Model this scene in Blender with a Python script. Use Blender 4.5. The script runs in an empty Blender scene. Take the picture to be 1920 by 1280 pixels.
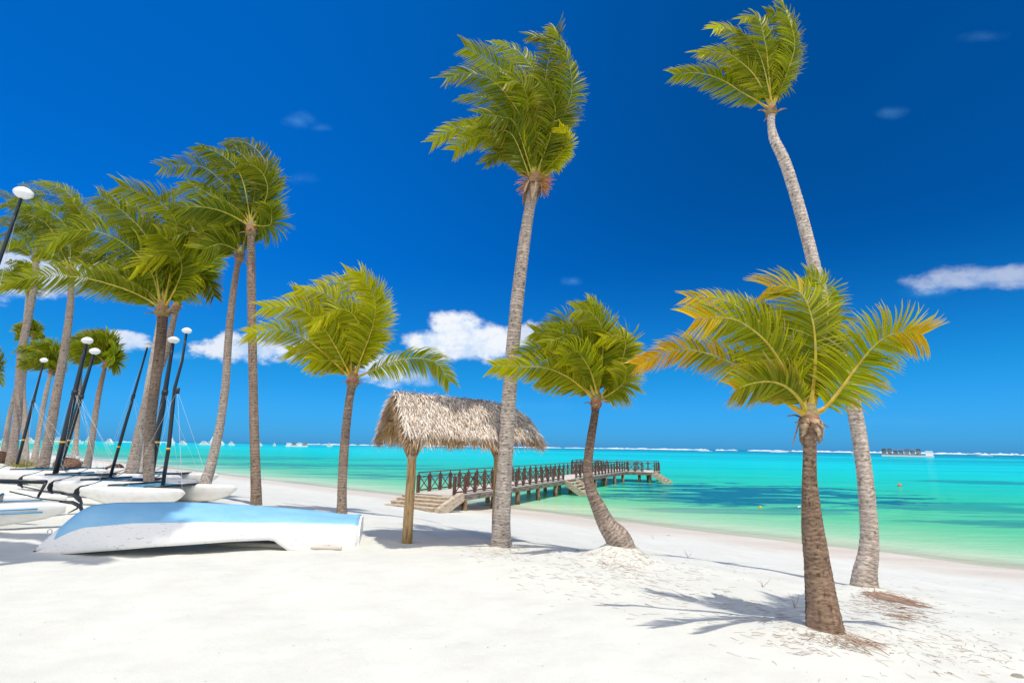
import bpy, math, random
import numpy as np
from mathutils import Vector, Matrix
random.seed(7)
rng = np.random.default_rng(7)
SC = bpy.context.scene
COL = SC.collection
R = math.radians
# ------------------------------------------------------------------ camera
EYE = 2.0
PITCH, ROLL, F = 12.2, 0.82, 907.0
cam = bpy.data.cameras.new('camera'); cam.sensor_width = 36; cam.lens = 36*F/1920
cam.clip_start = .1; cam.clip_end = 20000
camo = bpy.data.objects.new('camera', cam); COL.objects.link(camo)
camo.matrix_world = Matrix.Translation((0, 0, EYE)) @ Matrix.Rotation(R(90+PITCH), 4, 'X') @ Matrix.Rotation(R(ROLL), 4, 'Z')
SC.camera = camo
CM = camo.matrix_world.to_3x3(); CP = Vector((0, 0, EYE)); FWD = CM @ Vector((0, 0, -1))
def ray(x, y): return CM @ Vector(((x-960)/F, -(y-640)/F, -1))
def at(x, y, Y):
    d = ray(x, y); return CP + d*(Y/d.y)
def mpp(p): return (Vector(p)-CP).dot(FWD)/F      # metres per photo pixel at p
# ------------------------------------------------------------------ sun + sky
SUND = Vector((0.115, -0.205, 1.0)).normalized()     # towards the sun
sun = bpy.data.lights.new('sun', 'SUN'); sun.energy = 3.35; sun.angle = R(.5); sun.color = (1, .955, .88)
suno = bpy.data.objects.new('sun', sun); COL.objects.link(suno)
suno.rotation_euler = (-SUND).to_track_quat('-Z', 'Y').to_euler(); suno.location = (5, -5, 30)
W = bpy.data.worlds.new('World'); SC.world = W; W.use_nodes = True
SC.view_settings.view_transform = 'Standard'; SC.view_settings.look = 'None'
SC.view_settings.exposure = 0; SC.view_settings.gamma = 1
class NT:
    def __init__(s, nt): s.nt = nt
    def n(s, t, **k):
        o = s.nt.nodes.new(t)
        for a, b in k.items():
            if a == 'i':
                for kk, v in b.items():
                    if hasattr(v, 'is_output') or isinstance(v, bpy.types.NodeSocket): s.nt.links.new(v, o.inputs[kk])
                    else: o.inputs[kk].default_value = v
            else: setattr(o, a, b)
        return o
    def m(s, op, a, b=0.0, c=0.0, clamp=False):
        return s.n('ShaderNodeMath', operation=op, use_clamp=clamp, i={0: a, 1: b, 2: c}).outputs[0]
    def vm(s, op, a, b=(0, 0, 0)):
        o = s.n('ShaderNodeVectorMath', operation=op, i={0: a, 1: b})
        return o.outputs['Value'] if op in ('DOT_PRODUCT', 'LENGTH') else o.outputs[0]
    def mr(s, v, a, b, c=0.0, d=1.0, sm=True):
        return s.n('ShaderNodeMapRange', interpolation_type='SMOOTHSTEP' if sm else 'LINEAR', i={0: v, 1: a, 2: b, 3: c, 4: d}).outputs[0]
    def mix(s, f, a, b, mode='MIX'):
        o = s.n('ShaderNodeMix', data_type='RGBA', blend_type=mode)
        for k, v in ((0, f), (6, a), (7, b)):
            if isinstance(v, bpy.types.NodeSocket): s.nt.links.new(v, o.inputs[k])
            else: o.inputs[k].default_value = (*v, 1) if isinstance(v, tuple) and len(v) == 3 else v
        return o.outputs[2]
    def ramp(s, f, st, interp='LINEAR'):
        o = s.n('ShaderNodeValToRGB'); cr = o.color_ramp; cr.interpolation = interp
        while len(cr.elements) < len(st): cr.elements.new(.5)
        for e, (p, c) in zip(cr.elements, st): e.position = p; e.color = (*c, 1)
        s.nt.links.new(f, o.inputs[0]); return o.outputs[0]
    def noise(s, v, sc, det=3, ro=.5, dist=0):
        i = {'Scale': sc, 'Detail': det, 'Roughness': ro, 'Distortion': dist}
        if v is not None: i['Vector'] = v
        return s.n('ShaderNodeTexNoise', i=i).outputs[0]
    def mapping(s, v, sc=(1, 1, 1), rot=(0, 0, 0)):
        return s.n('ShaderNodeMapping', i={'Vector': v, 'Scale': sc, 'Rotation': rot}).outputs[0]
w = NT(W.node_tree); W.node_tree.nodes.clear()
sky = w.n('ShaderNodeTexSky', sky_type='NISHITA', sun_disc=False, altitude=0, air_density=1, dust_density=.3, ozone_density=2.0)
sky.sun_elevation = math.asin(SUND.z); sky.sun_rotation = math.atan2(SUND.x, SUND.y)
vdir = w.n('ShaderNodeTexCoord').outputs['Generated']
el = w.n('ShaderNodeSeparateXYZ', i={0: vdir})
dy, dz = el.outputs[1], el.outputs[2]
# polarising-filter grade of the physical sky: red held back, more so higher up
grade = w.ramp(dz, [(0, (.09, .50, 1.36)), (.07, (.075, .57, 1.24)), (.14, (.04, .58, 1.10)), (.35, (.002, .46, 1.10)), (.75, (.001, .50, 1.12))])
skyc = w.mix(1.0, sky.outputs[0], grade, 'MULTIPLY')
pol = w.mr(w.m('MULTIPLY', el.outputs[0], w.mr(dz, .1, .5)), -.5, .55, 1.18, .62)
skyc = w.n('ShaderNodeVectorMath', operation='SCALE', i={0: skyc, 'Scale': pol}).outputs[0]
SKYF = w.n('ShaderNodeBackground', i={'Strength': .125}); W.node_tree.links.new(skyc, SKYF.inputs[0])
def cloud_mask(px, py, rx, ry, dens, k=1.0):
    soft = .45 if dens > .65 else (.9 if dens > .35 else 1.7)
    c = ray(px, py); L = c.length; c = c.normalized()
    rt = (ray(px+5, py)-ray(px-5, py)).normalized(); up = rt.cross(c).normalized()
    a = rx/(F*L)/1.0*1.0; b = ry/(F*L)
    d = w.vm('SUBTRACT', vdir, tuple(c))
    x = w.vm('DOT_PRODUCT', d, tuple(rt/a)); y = w.vm('DOT_PRODUCT', d, tuple(up/b)); z = w.vm('DOT_PRODUCT', d, tuple(c/a))
    v = w.n('ShaderNodeCombineXYZ', i={0: x, 1: y, 2: z}).outputs[0]
    l = w.vm('LENGTH', v)
    f = w.m('SUBTRACT', w.m('ADD', 1.0, w.m('MULTIPLY', w.m('SUBTRACT', cn, .5), 2.1*k)), l)
    return w.mr(f, 0.0, soft, 0.0, dens), y
cn = w.noise(w.mapping(vdir, (1, 1, 1.5)), 16, 6, .62)
cn2 = w.noise(vdir, 40, 4, .6)
clouds = [(858, 622, 62, 46, .98), (812, 645, 62, 34, .96), (915, 642, 62, 42, .96), (868, 655, 80, 30, .95), (975, 628, 45, 26, .75), (720, 690, 60, 42, .75), (470, 655, 75, 34, .85), (560, 650, 60, 30, .6), (240, 640, 38, 26, .8), (330, 668, 25, 12, .4),
          (30, 520, 55, 60, .7), (150, 500, 60, 50, .75), (1800, 528, 105, 24, .46), (1860, 518, 90, 22, .46), (1745, 545, 50, 16, .25), (560, 228, 30, 18, .3), (600, 240, 24, 8, .16), (1667, 210, 30, 13, .22), (1848, 70, 34, 12, .15),
          (1075, 527, 24, 12, .3), (560, 335, 40, 14, .14), (770, 705, 45, 20, .5), (85, 700, 60, 12, .2), (1000, 760, 320, 16, .12), (1650, 790, 260, 14, .10)]
tot = wisp = None
for c in clouds:
    mk, yy = cloud_mask(*c, k=(.62 if c[4] > .85 else 1.0))
    if c[4] < .45: wisp = mk if wisp is None else w.m('MAXIMUM', wisp, mk)
    else: tot = mk if tot is None else w.m('MAXIMUM', tot, mk)
bk = w.mr(w.noise(w.mapping(vdir, (1, 1, 2.2)), 2.2, 6, .6), .38, .52)            # unseen bright clouds added behind the camera as fill for the shadows
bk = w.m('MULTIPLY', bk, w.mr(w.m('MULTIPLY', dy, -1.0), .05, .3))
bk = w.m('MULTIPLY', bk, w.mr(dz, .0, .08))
CL = w.n('ShaderNodeBackground', i={'Strength': 1.0})
W.node_tree.links.new(w.mix(w.mr(w.m('ADD', cn, w.m('MULTIPLY', cn2, .35)), .50, .78), (.56, .73, .97), (.93, .96, 1.0)), CL.inputs[0])
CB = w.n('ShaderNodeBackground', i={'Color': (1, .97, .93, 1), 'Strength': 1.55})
CW = w.n('ShaderNodeBackground', i={'Color': (.16, .50, .92, 1), 'Strength': 1.0})
m0 = w.n('ShaderNodeMixShader', i={0: w.m('MULTIPLY', wisp, 1.3, clamp=True), 1: SKYF.outputs[0], 2: CW.outputs[0]})
m1 = w.n('ShaderNodeMixShader', i={0: tot, 1: m0.outputs[0], 2: CL.outputs[0]})
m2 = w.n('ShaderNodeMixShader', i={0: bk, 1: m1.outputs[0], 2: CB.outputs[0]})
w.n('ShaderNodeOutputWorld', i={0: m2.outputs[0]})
# ------------------------------------------------------------------ helpers
def link(o, parent=None):
    COL.objects.link(o)
    if parent is not None: o.parent = parent
    return o
def tag(o, label=None, cat=None, group=None, kind=None):
    for k, v in (('label', label), ('category', cat), ('group', group), ('kind', kind)):
        if v: o[k] = v
    return o
def thing(name, loc, label, cat, group=None, rz=0):
    o = bpy.data.objects.new(name, None); o.empty_display_size = .3
    link(o); o.location = loc; o.rotation_euler = (0, 0, rz)
    return tag(o, label, cat, group)
class MB:
    def __init__(s): s.v = []; s.f = []; s.mi = []; s.c = []
    def add(s, vs, fs, mi=0, col=None):
        b = len(s.v); s.v += [tuple(p) for p in vs]
        s.f += [tuple(b+i for i in f) for f in fs]; s.mi += [mi]*len(fs)
        if col is None: col = (1, 1, 1)
        if len(col) == 3 and not hasattr(col[0], '__len__'): s.c += [col]*len(vs)
        else: s.c += list(col)
    def box(s, c, sz, mi=0, rot=None, col=None):
        hx, hy, hz = sz[0]/2, sz[1]/2, sz[2]/2
        vs = [Vector((x, y, z)) for x in (-hx, hx) for y in (-hy, hy) for z in (-hz, hz)]
        if rot is not None: vs = [rot @ v for v in vs]
        c = Vector(c); vs = [v+c for v in vs]
        s.add(vs, [(0, 1, 3, 2), (4, 6, 7, 5), (0, 4, 5, 1), (2, 3, 7, 6), (0, 2, 6, 4), (1, 5, 7, 3)], mi, col)
    def bar(s, a, b, w_, h_, mi=0, up=Vector((0, 0, 1)), col=None):
        a, b = Vector(a), Vector(b); x = (b-a); L = x.length; x.normalize()
        y = up.cross(x)
        if y.length < 1e-4: y = Vector((0, 1, 0)).cross(x)
        y.normalize(); z = x.cross(y)
        s.box((a+b)/2, (L, w_, h_), mi, Matrix((x, y, z)).transposed(), col)
    def tube(s, pts, rad, n=8, mi=0, cap=True, col=None, squash=1):
        pts = [Vector(p) for p in pts]; N = len(pts)
        if not hasattr(rad, '__len__'): rad = [rad]*N
        vs = []; cs = []; ref = Vector((.31, .95, .05))
        for i, p in enumerate(pts):
            t = (pts[min(i+1, N-1)]-pts[max(i-1, 0)]).normalized()
            x = ref - t*ref.dot(t)
            if x.length < 1e-3: x = Vector((0, 0, 1))-t*t.z
            x.normalize(); ref = x; y = t.cross(x)
            for k in range(n):
                a = 2*math.pi*k/n
                vs.append(p+(x*math.cos(a)+y*math.sin(a)*squash)*rad[i])
                if col is not None and hasattr(col[0], '__len__'): cs.append(col[i])
        fs = [(i*n+k, i*n+(k+1) % n, (i+1)*n+(k+1) % n, (i+1)*n+k) for i in range(N-1) for k in range(n)]
        if cap: fs += [tuple(range(n-1, -1, -1)), tuple((N-1)*n+k for k in range(n))]
        s.add(vs, fs, mi, cs if cs else col)
    def build(s, name, mats, parent=None, base=None, smooth=False):
        me = bpy.data.meshes.new(name)
        v = np.array(s.v, dtype=float)
        if base is not None: v = v-np.array(base)
        me.from_pydata([tuple(q) for q in v], [], s.f)
        if not isinstance(mats, (list, tuple)): mats = [mats]
        for m_ in mats: me.materials.append(m_)
        if len(mats) > 1: me.polygons.foreach_set('material_index', s.mi)
        if smooth: me.polygons.foreach_set('use_smooth', [True]*len(me.polygons))
        ca = me.color_attributes.new('tint', 'FLOAT_COLOR', 'POINT')
        c4 = np.ones((len(s.v), 4), dtype=np.float32); c4[:, :3] = np.array(s.c, dtype=np.float32).reshape(-1, 3)
        ca.data.foreach_set('color', c4.ravel())
        me.update()
        return link(bpy.data.objects.new(name, me), parent)
def cr(pts, n):
    """resampled Catmull-Rom through tuples of any size"""
    P = np.array([list(p) for p in pts], float)
    P = np.vstack([2*P[0]-P[1], P, 2*P[-1]-P[-2]]); out = []
    k = len(P)-3; m = 24
    for i in range(k):
        a, b, c, d = P[i:i+4]
        for t in np.linspace(0, 1, m, endpoint=False):
            out.append(.5*((2*b)+(-a+c)*t+(2*a-5*b+4*c-d)*t*t+(-a+3*b-3*c+d)*t**3))
    out.append(P[-2]); out = np.array(out)
    L = np.r_[0, np.cumsum(np.linalg.norm(np.diff(out[:, :3], axis=0), axis=1))]
    q = np.linspace(0, L[-1], n)
    return np.stack([np.interp(q, L, out[:, j]) for j in range(out.shape[1])], 1)
# ------------------------------------------------------------------ materials
def mat(name, base=(.5, .5, .5), rough=.6, spec=.3, attr=False, metal=0, noise=None, bump=None, trans=0, var=None):
    m_ = bpy.data.materials.new(name); m_.use_nodes = True; nt = m_.node_tree; nt.nodes.clear(); t = NT(nt)
    p = t.n('ShaderNodeBsdfPrincipled', i={'Roughness': rough, 'Metallic': metal, 'Specular IOR Level': spec})
    tc = t.n('ShaderNodeTexCoord').outputs['Object']
    if attr: col = t.n('ShaderNodeVertexColor', layer_name='tint').outputs[0]
    else:
        rgb = t.n('ShaderNodeRGB'); rgb.outputs[0].default_value = (*base, 1); col = rgb.outputs[0]
    if noise:   # (scale vec, darker factor colour, lo, hi)
        sc, dark, lo, hi = noise
        nz = t.mr(t.noise(t.mapping(tc, sc), 1, 5, .6), lo, hi)
        col = t.mix(nz, col, t.mix(1.0, col, dark, 'MULTIPLY'))
    nt.links.new(col, p.inputs['Base Color'])
    if bump:
        sc, st, ds = bump
        b = t.n('ShaderNodeBump', i={'Strength': st, 'Distance': ds, 'Height': t.noise(t.mapping(tc, sc), 1, 6, .65)})
        nt.links.new(b.outputs[0], p.inputs['Normal'])
    out = p.outputs[0]
    if trans:
        tr = t.n('ShaderNodeBsdfTranslucent'); nt.links.new(t.mix(1.0, col, (1.5, 1.6, .7), 'MULTIPLY'), tr.inputs[0])
        out = t.n('ShaderNodeMixShader', i={0: trans, 1: out, 2: tr.outputs[0]}).outputs[0]
    t.n('ShaderNodeOutputMaterial', i={0: out})
    return m_
M = {}
M['leaf'] = mat('palm_leaf', attr=True, rough=.42, spec=.16, trans=.36)
M['stem'] = mat('palm_stem', attr=True, rough=.5, spec=.3, noise=((9, 9, 9), (.7, .6, .4), .4, .7))
M['trunk'] = mat('palm_bark', attr=True, rough=.92, spec=.1, noise=((16, 16, 42), (.52, .47, .43), .42, .7), bump=((22, 22, 70), .8, .03))
M['husk'] = mat('palm_husk', attr=True, rough=.85, spec=.1, noise=((14, 14, 50), (.5, .42, .35), .4, .7), bump=((30, 30, 90), .6, .01))
M['thatch'] = mat('thatch', attr=True, rough=.8, spec=.15)
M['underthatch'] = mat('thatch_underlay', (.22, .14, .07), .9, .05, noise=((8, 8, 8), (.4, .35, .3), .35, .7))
M['post'] = mat('round_timber', (.48, .33, .17), .8, .15, noise=((30, 30, 3), (.5, .42, .32), .42, .68), bump=((50, 50, 5), .5, .01))
M['rough_wood'] = mat('weathered_wood', (.34, .22, .13), .85, .1, noise=((20, 20, 20), (.55, .5, .45), .4, .7), bump=((30, 30, 30), .5, .01))
M['pierwood'] = mat('pier_rail_wood', (.155, .085, .065), .65, .2, noise=((4, 4, 4), (.55, .5, .5), .4, .7))
M['pierdeck'] = mat('pier_deck', (.66, .60, .54), .8, .1, noise=((3, 3, 3), (.82, .78, .74), .4, .7))
M['pierfascia'] = mat('pier_fascia', (.30, .25, .22), .8, .1, noise=((2, 2, 12), (.4, .38, .36), .4, .65), bump=((6, 6, 20), .4, .02))
M['piling'] = mat('pier_piling', (.28, .20, .11), .85, .1, noise=((6, 6, 3), (.3, .26, .2), .4, .65))
M['stone'] = mat('stair_stone', (.60, .50, .38), .85, .1, noise=((5, 5, 9), (.66, .6, .54), .42, .66), bump=((12, 12, 12), .4, .02))
M['blue'] = mat('boat_blue', (.21, .47, .71), .38, .35, noise=((2.5, 6, 6), (1.15, 1.08, 1.03), .4, .62), bump=((5, 5, 5), .15, .01))
M['white'] = mat('boat_white', (.80, .80, .79), .35, .4, noise=((11, 22, 34), (.62, .61, .60), .58, .70), bump=((4, 4, 4), .12, .01))
M['inner'] = mat('boat_inside', (.30, .28, .25), .8, .1)
M['gel'] = mat('gelcoat', (.78, .77, .74), .28, .45, noise=((3, 3, 9), (.90, .88, .84), .45, .7))
M['stripe'] = mat('hull_stripe', (.04, .30, .55), .35, .4)
M['black'] = mat('black_anodised', (.012, .02, .028), .3, .5)
M['rubber'] = mat('rudder_black', (.03, .035, .04), .5, .3)
M['tramp'] = mat('trampoline_mesh', (.10, .33, .44), .7, .2, noise=((6, 6, 6), (.3, .4, .5), .4, .6))
M['float'] = mat('mast_float', (.82, .82, .82), .35, .4)
M['wire'] = mat('rigging_wire', (.55, .58, .6), .4, .4)
M['band'] = mat('mast_band', (.75, .45, .06), .5, .3)
M['farwhite'] = mat('far_hull_white', (.80, .80, .80), .5, .3)
M['farglass'] = mat('far_glass', (.03, .06, .09), .2, .5)
M['pontoon'] = mat('pontoon_wood', (.36, .36, .40), .8, .1, noise=((.3, .3, .8), (.5, .5, .5), .4, .6))
M['foam'] = mat('sea_foam', (.82, .84, .86), .9, .05, noise=((.05, .05, .4), (.7, .85, .95), .5, .7))
M['yellow'] = mat('buoy_yellow', (.75, .5, .02), .4, .4)
M['orange'] = mat('buoy_orange', (.75, .22, .07), .4, .4)
M['twig'] = mat('dry_twig', attr=True, rough=.9, spec=.05)
M['shrub'] = mat('dry_shrub', attr=True, rough=.7, spec=.1, trans=.2)
M['stones'] = mat('pebble', (.3, .27, .22), .8, .1)
# ------------------------------------------------------------------ terrain
NX, NY, S0 = .634, .773, 22.8
SEA = -1.55
def sdist(x, y): return NX*x+NY*y-S0
PS = [-60, -16, -13.5, -11, -8.5, -6, -3, 0, 5, 20, 60, 300, 9000]
PZ = [.15, 0, -.10, -.42, -.82, -1.16, -1.40, -1.55, -1.85, -2.7, -4.2, -6, -8]
waves = [(rng.uniform(0, 6.28), rng.uniform(0, 6.28), l_, a_) for l_, a_ in [(9, .035), (6, .03), (4.2, .022), (3.1, .018), (2.2, .012), (1.6, .009), (1.1, .006), (.8, .004), (.55, .003), (.42, .0025), (.3, .0018)] for _ in range(2)]
mounds = []
def hts(x, y):
    x = np.asarray(x, float); y = np.asarray(y, float)
    s = sdist(x, y); z = np.interp(s, PS, PZ)
    k = np.clip((-s)/6, .12, 1)
    n = 0
    for th, ph, l_, a_ in waves: n = n+a_*np.sin((x*math.cos(th)+y*math.sin(th))*2*math.pi/l_+ph)
    z = z+n*k*.62
    for mx, my, sx, sy, h_ in mounds: z = z+h_*np.exp(-((x-mx)/sx)**2-((y-my)/sy)**2)
    return z
def hz(x, y): return float(hts(x, y))
def ground(px, py):
    d = ray(px, py); t = 1.0
    lo, hi = .5, 400.0
    t = .5
    while t < 400:
        p = CP+d*t
        if p.z < hz(p.x, p.y): break
        t *= 1.01
    lo = t/1.01; hi = t
    for _ in range(20):
        m_ = (lo+hi)/2; p = CP+d*m_
        if p.z < hz(p.x, p.y): hi = m_
        else: lo = m_
    return CP+d*hi
g = {k: ground(*v) for k, v in dict(p1=(1545, 1185), p2=(1614, 1107), p3=(1170, 1046), p4=(940, 1027)).items()}
mounds += [(g['p3'].x-.05, g['p3'].y+.0, .55, .42, .24), (g['p3'].x+.0, g['p3'].y+.12, .26, .22, .14), (g['p4'].x, g['p4'].y-.1, .9, .6, .05), (g['p2'].x+.1, g['p2'].y-.1, .5, .4, .09),
           (g['p1'].x, g['p1'].y, .5, .4, .05), (g['p1'].x+1.1, g['p1'].y+.5, .7, .5, .06)]
def grid_mesh(name, xs, ys, zf, m_):
    X, Y = np.meshgrid(xs, ys); Z = zf(X, Y); nx, ny = len(xs), len(ys)
    me = bpy.data.meshes.new(name)
    v = np.stack([X, Y, Z], -1).reshape(-1, 3)
    i = np.arange(nx*ny).reshape(ny, nx)
    f = np.stack([i[:-1, :-1], i[:-1, 1:], i[1:, 1:], i[1:, :-1]], -1).reshape(-1, 4)
    me.vertices.add(len(v)); me.vertices.foreach_set('co', v.ravel())
    me.loops.add(f.size); me.loops.foreach_set('vertex_index', f.ravel().astype(np.int32))
    me.polygons.add(len(f)); me.polygons.foreach_set('loop_start', np.arange(0, f.size, 4, dtype=np.int32))
    me.polygons.foreach_set('use_smooth', [True]*len(f))
    me.update(calc_edges=True); me.validate(); me.materials.append(m_)
    return link(bpy.data.objects.new(name, me))
def sandmat():
    m_ = bpy.data.materials.new('beach_sand'); m_.use_nodes = True; nt = m_.node_tree; nt.nodes.clear(); t = NT(nt)
    pos = t.n('ShaderNodeNewGeometry').outputs['Position']
    s = t.m('SUBTRACT', t.vm('DOT_PRODUCT', pos, (NX, NY, 0)), S0)
    s = t.m('ADD', s, t.m('MULTIPLY', t.m('SUBTRACT', t.noise(pos, .25, 3), .5), 3.0))
    c = t.mix(t.mr(t.noise(pos, 1.3, 6, .65), .35, .65), (.68, .68, .61), (.64, .63, .565))
    c = t.mix(t.mr(t.noise(pos, 90, 3, .7), .55, .75), c, t.mix(1.0, c, (.80, .76, .70), 'MULTIPLY'))
    c = t.mix(t.m('MULTIPLY', t.mr(t.noise(pos, 220, 2, .5), .66, .72), .5), c, (.30, .22, .16))
    # wet band by the water's edge, long streaks along the shore
    st = t.noise(t.mapping(pos, (.12, 1.1, 1), (0, 0, R(39.4))), 1, 4, .6)
    wet = t.m('MULTIPLY', t.mr(s, -5.0, -1.2), t.mr(st, .3, .6, .45, 1.0))
    c = t.mix(wet, c, (.60, .52, .43))
    rough = t.mr(wet, 0, 1, .95, .55)
    p = t.n('ShaderNodeBsdfPrincipled', i={'Base Color': c, 'Roughness': rough, 'Specular IOR Level': .12})
    h = t.m('ADD', t.m('MULTIPLY', t.noise(pos, 7, 6, .62), .5), t.m('MULTIPLY', t.noise(pos, 45, 4, .7), .26))
    vor = t.n('ShaderNodeTexVoronoi', i={'Vector': pos, 'Scale': 3.4, 'Randomness': 1.0}).outputs[0]
    h = t.m('ADD', h, t.m('MULTIPLY', t.mr(vor, 0, .3), .35))
    b = t.n('ShaderNodeBump', i={'Strength': .5, 'Distance': .03, 'Height': h})
    nt.links.new(b.outputs[0], p.inputs['Normal'])
    t.n('ShaderNodeOutputMaterial', i={0: p.outputs[0]})
    return m_
def sinhs(a, b, n, d0):   # spacing d0 near zero, growing outwards to a<0<b
    k = 60.0
    ua, ub = -math.asinh(-a/k), math.asinh(b/k)
    return k*np.sinh(np.linspace(ua, ub, n))
xs = np.unique(np.r_[-40*np.sinh(np.linspace(math.asinh(9000/40), 0, 150))-12, np.arange(-12, 14, .07), 14+40*np.sinh(np.linspace(0, math.asinh(9000/40), 120))])
ys = np.unique(np.r_[-15*np.sinh(np.linspace(math.asinh(400/15), 0, 50)), np.arange(0, 14, .05), 14+30*np.sinh(np.linspace(0, math.asinh(9000/30), 170))])
tag(grid_mesh('beach_sand', xs, ys, hts, sandmat()), kind='structure')
def seamat():
    m_ = bpy.data.materials.new('sea_water'); m_.use_nodes = True; nt = m_.node_tree; nt.nodes.clear(); t = NT(nt)
    pos = t.n('ShaderNodeNewGeometry').outputs['Position']
    s0 = t.m('SUBTRACT', t.vm('DOT_PRODUCT', pos, (NX, NY, 0)), S0)
    al = t.mapping(pos, (1, 1, 1), (0, 0, R(39.4)))           # x along shore, y out to sea
    n1 = t.noise(t.mapping(al, (.05, .22, 1)), 1, 4, .6)
    s = t.m('ADD', s0, t.m('MULTIPLY', t.m('SUBTRACT', n1, .5), t.mr(s0, 0, 60, 3.0, 40.0)))
    ls = t.m('DIVIDE', t.m('LOGARITHM', t.m('ADD', t.m('MAXIMUM', s, 0.0), 1.0), 10.0), 3.4)   # 0..1 for 0..2500 m
    c = t.ramp(ls, [(0, (.60, .60, .46)), (.10, (.50, .60, .42)), (.20, (.30, .56, .33)), (.31, (.11, .50, .25)), (.42, (.03, .49, .27)),
                    (.52, (.004, .52, .40)), (.62, (.001, .58, .56)), (.75, (.001, .55, .56)), (.80, (.001, .30, .34)), (.90, (.001, .11, .19))])
    # seagrass beds: darker bottom growth, long along the shore
    def bed(x, y, rx, ry, ang=0, amt=.9, lo=.40, hi=.56, sc=(.10, .42, 1)):
        d = t.vm('SUBTRACT', pos, (x, y, SEA))
        d = t.mapping(d, (1/rx, 1/ry, 0), (0, 0, 0))
        l = t.vm('LENGTH', d)
        nz = t.noise(t.mapping(pos, sc), 1, 5, .62, .4)
        return t.m('MULTIPLY', t.mr(t.m('SUBTRACT', nz, t.m('MULTIPLY', l, .16)), lo-.06, hi-.07), t.mr(l, .75, 1.15, amt, 0))
    beds = [bed(20, 43, 17, 13, amt=1.0, lo=.42, hi=.50, sc=(.2, .62, 1)), bed(14, 37, 9, 4, amt=.7, lo=.34, hi=.43, sc=(.16, .7, 1)), bed(31, 33, 15, 4.5, amt=.55, sc=(.1, .6, 1)), bed(27.5, 26.2, 8, 1.6, amt=.6, lo=.36, hi=.5), bed(63, 62, 14, 5, amt=.6, lo=.34, hi=.46), bed(-6, 60, 26, 9, amt=.6), bed(-30, 82, 40, 14, amt=.6), bed(-75, 118, 60, 22, amt=.6), bed(14, 30, 7, 1.6, amt=.5, lo=.36, hi=.5), bed(21, 66, 16, 6, amt=.3)]
    tot = beds[0]
    for b in beds[1:]: tot = t.m('MAXIMUM', tot, b)
    c = t.mix(tot, c, (.006, .14, .19))
    # broad darker bands far out
    ban = t.noise(t.mapping(pos, (.0022, .018, 1), (0, 0, R(4))), 1, 4, .6, .3)
    ban = t.m('MULTIPLY', t.mr(ban, .47, .62), t.mr(s0, 90, 320, 0, .75))
    c = t.mix(ban, c, (.001, .22, .27))
    ban2 = t.noise(t.mapping(pos, (.006, .09, 1), (0, 0, R(8))), 1, 4, .65, .4)
    c = t.mix(t.m('MULTIPLY', t.mr(ban2, .48, .62), t.mr(s0, 20, 70, 0, .32)), c, (.002, .26, .27))
    lt = t.noise(t.mapping(pos, (.05, .45, 1), (0, 0, R(5))), 1, 5, .65)
    c = t.mix(t.m('MULTIPLY', t.mr(lt, .5, .7), .35), c, t.mix(1.0, c, (2.6, 1.30, 1.22), 'MULTIPLY'))
    fs_ = t.noise(t.mapping(pos, (.35, 2.2, 1), (0, 0, R(10))), 1, 5, .7, .5)
    c = t.mix(t.m('MULTIPLY', t.mr(fs_, .50, .72), t.mr(s0, 0, 10, .1, .45)), c, t.mix(1.0, c, (1.8, 1.28, 1.25), 'MULTIPLY'))
    c = t.mix(t.m('MULTIPLY', t.mr(fs_, .50, .30), t.mr(s0, 2, 12, .0, .5)), c, t.mix(1.0, c, (.5, .72, .78), 'MULTIPLY'))
    p = t.n('ShaderNodeBsdfPrincipled', i={'Base Color': c, 'Roughness': .14, 'Specular IOR Level': .03, 'IOR': 1.12})
    h = t.m('ADD', t.noise(t.mapping(pos, (.5, 1.7, 1), (0, 0, R(15))), 1, 6, .65), t.m('MULTIPLY', t.noise(pos, 5, 4, .6), .35))
    b = t.n('ShaderNodeBump', i={'Strength': .8, 'Distance': .14, 'Height': h}); nt.links.new(b.outputs[0], p.inputs['Normal'])
    tr = t.n('ShaderNodeBsdfTransparent', i={'Color': (.93, 1, .97, 1)})
    a = t.mr(t.m('ADD', s0, t.m('MULTIPLY', t.m('SUBTRACT', n1, .5), 5.0)), -1.5, 2.0, .0, 1.0)
    mx = t.n('ShaderNodeMixShader', i={0: a, 1: tr.outputs[0], 2: p.outputs[0]})
    t.n('ShaderNodeOutputMaterial', i={0: mx.outputs[0]})
    return m_
xw = np.unique(np.r_[-60*np.sinh(np.linspace(math.asinh(9500/60), 0, 40)), 60*np.sinh(np.linspace(0, math.asinh(9500/60), 40))])
yw = 4+60*np.sinh(np.linspace(0, math.asinh(9500/60), 70))
tag(grid_mesh('sea', xw, yw, lambda X, Y: X*0+SEA, seamat()), kind='structure')
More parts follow.
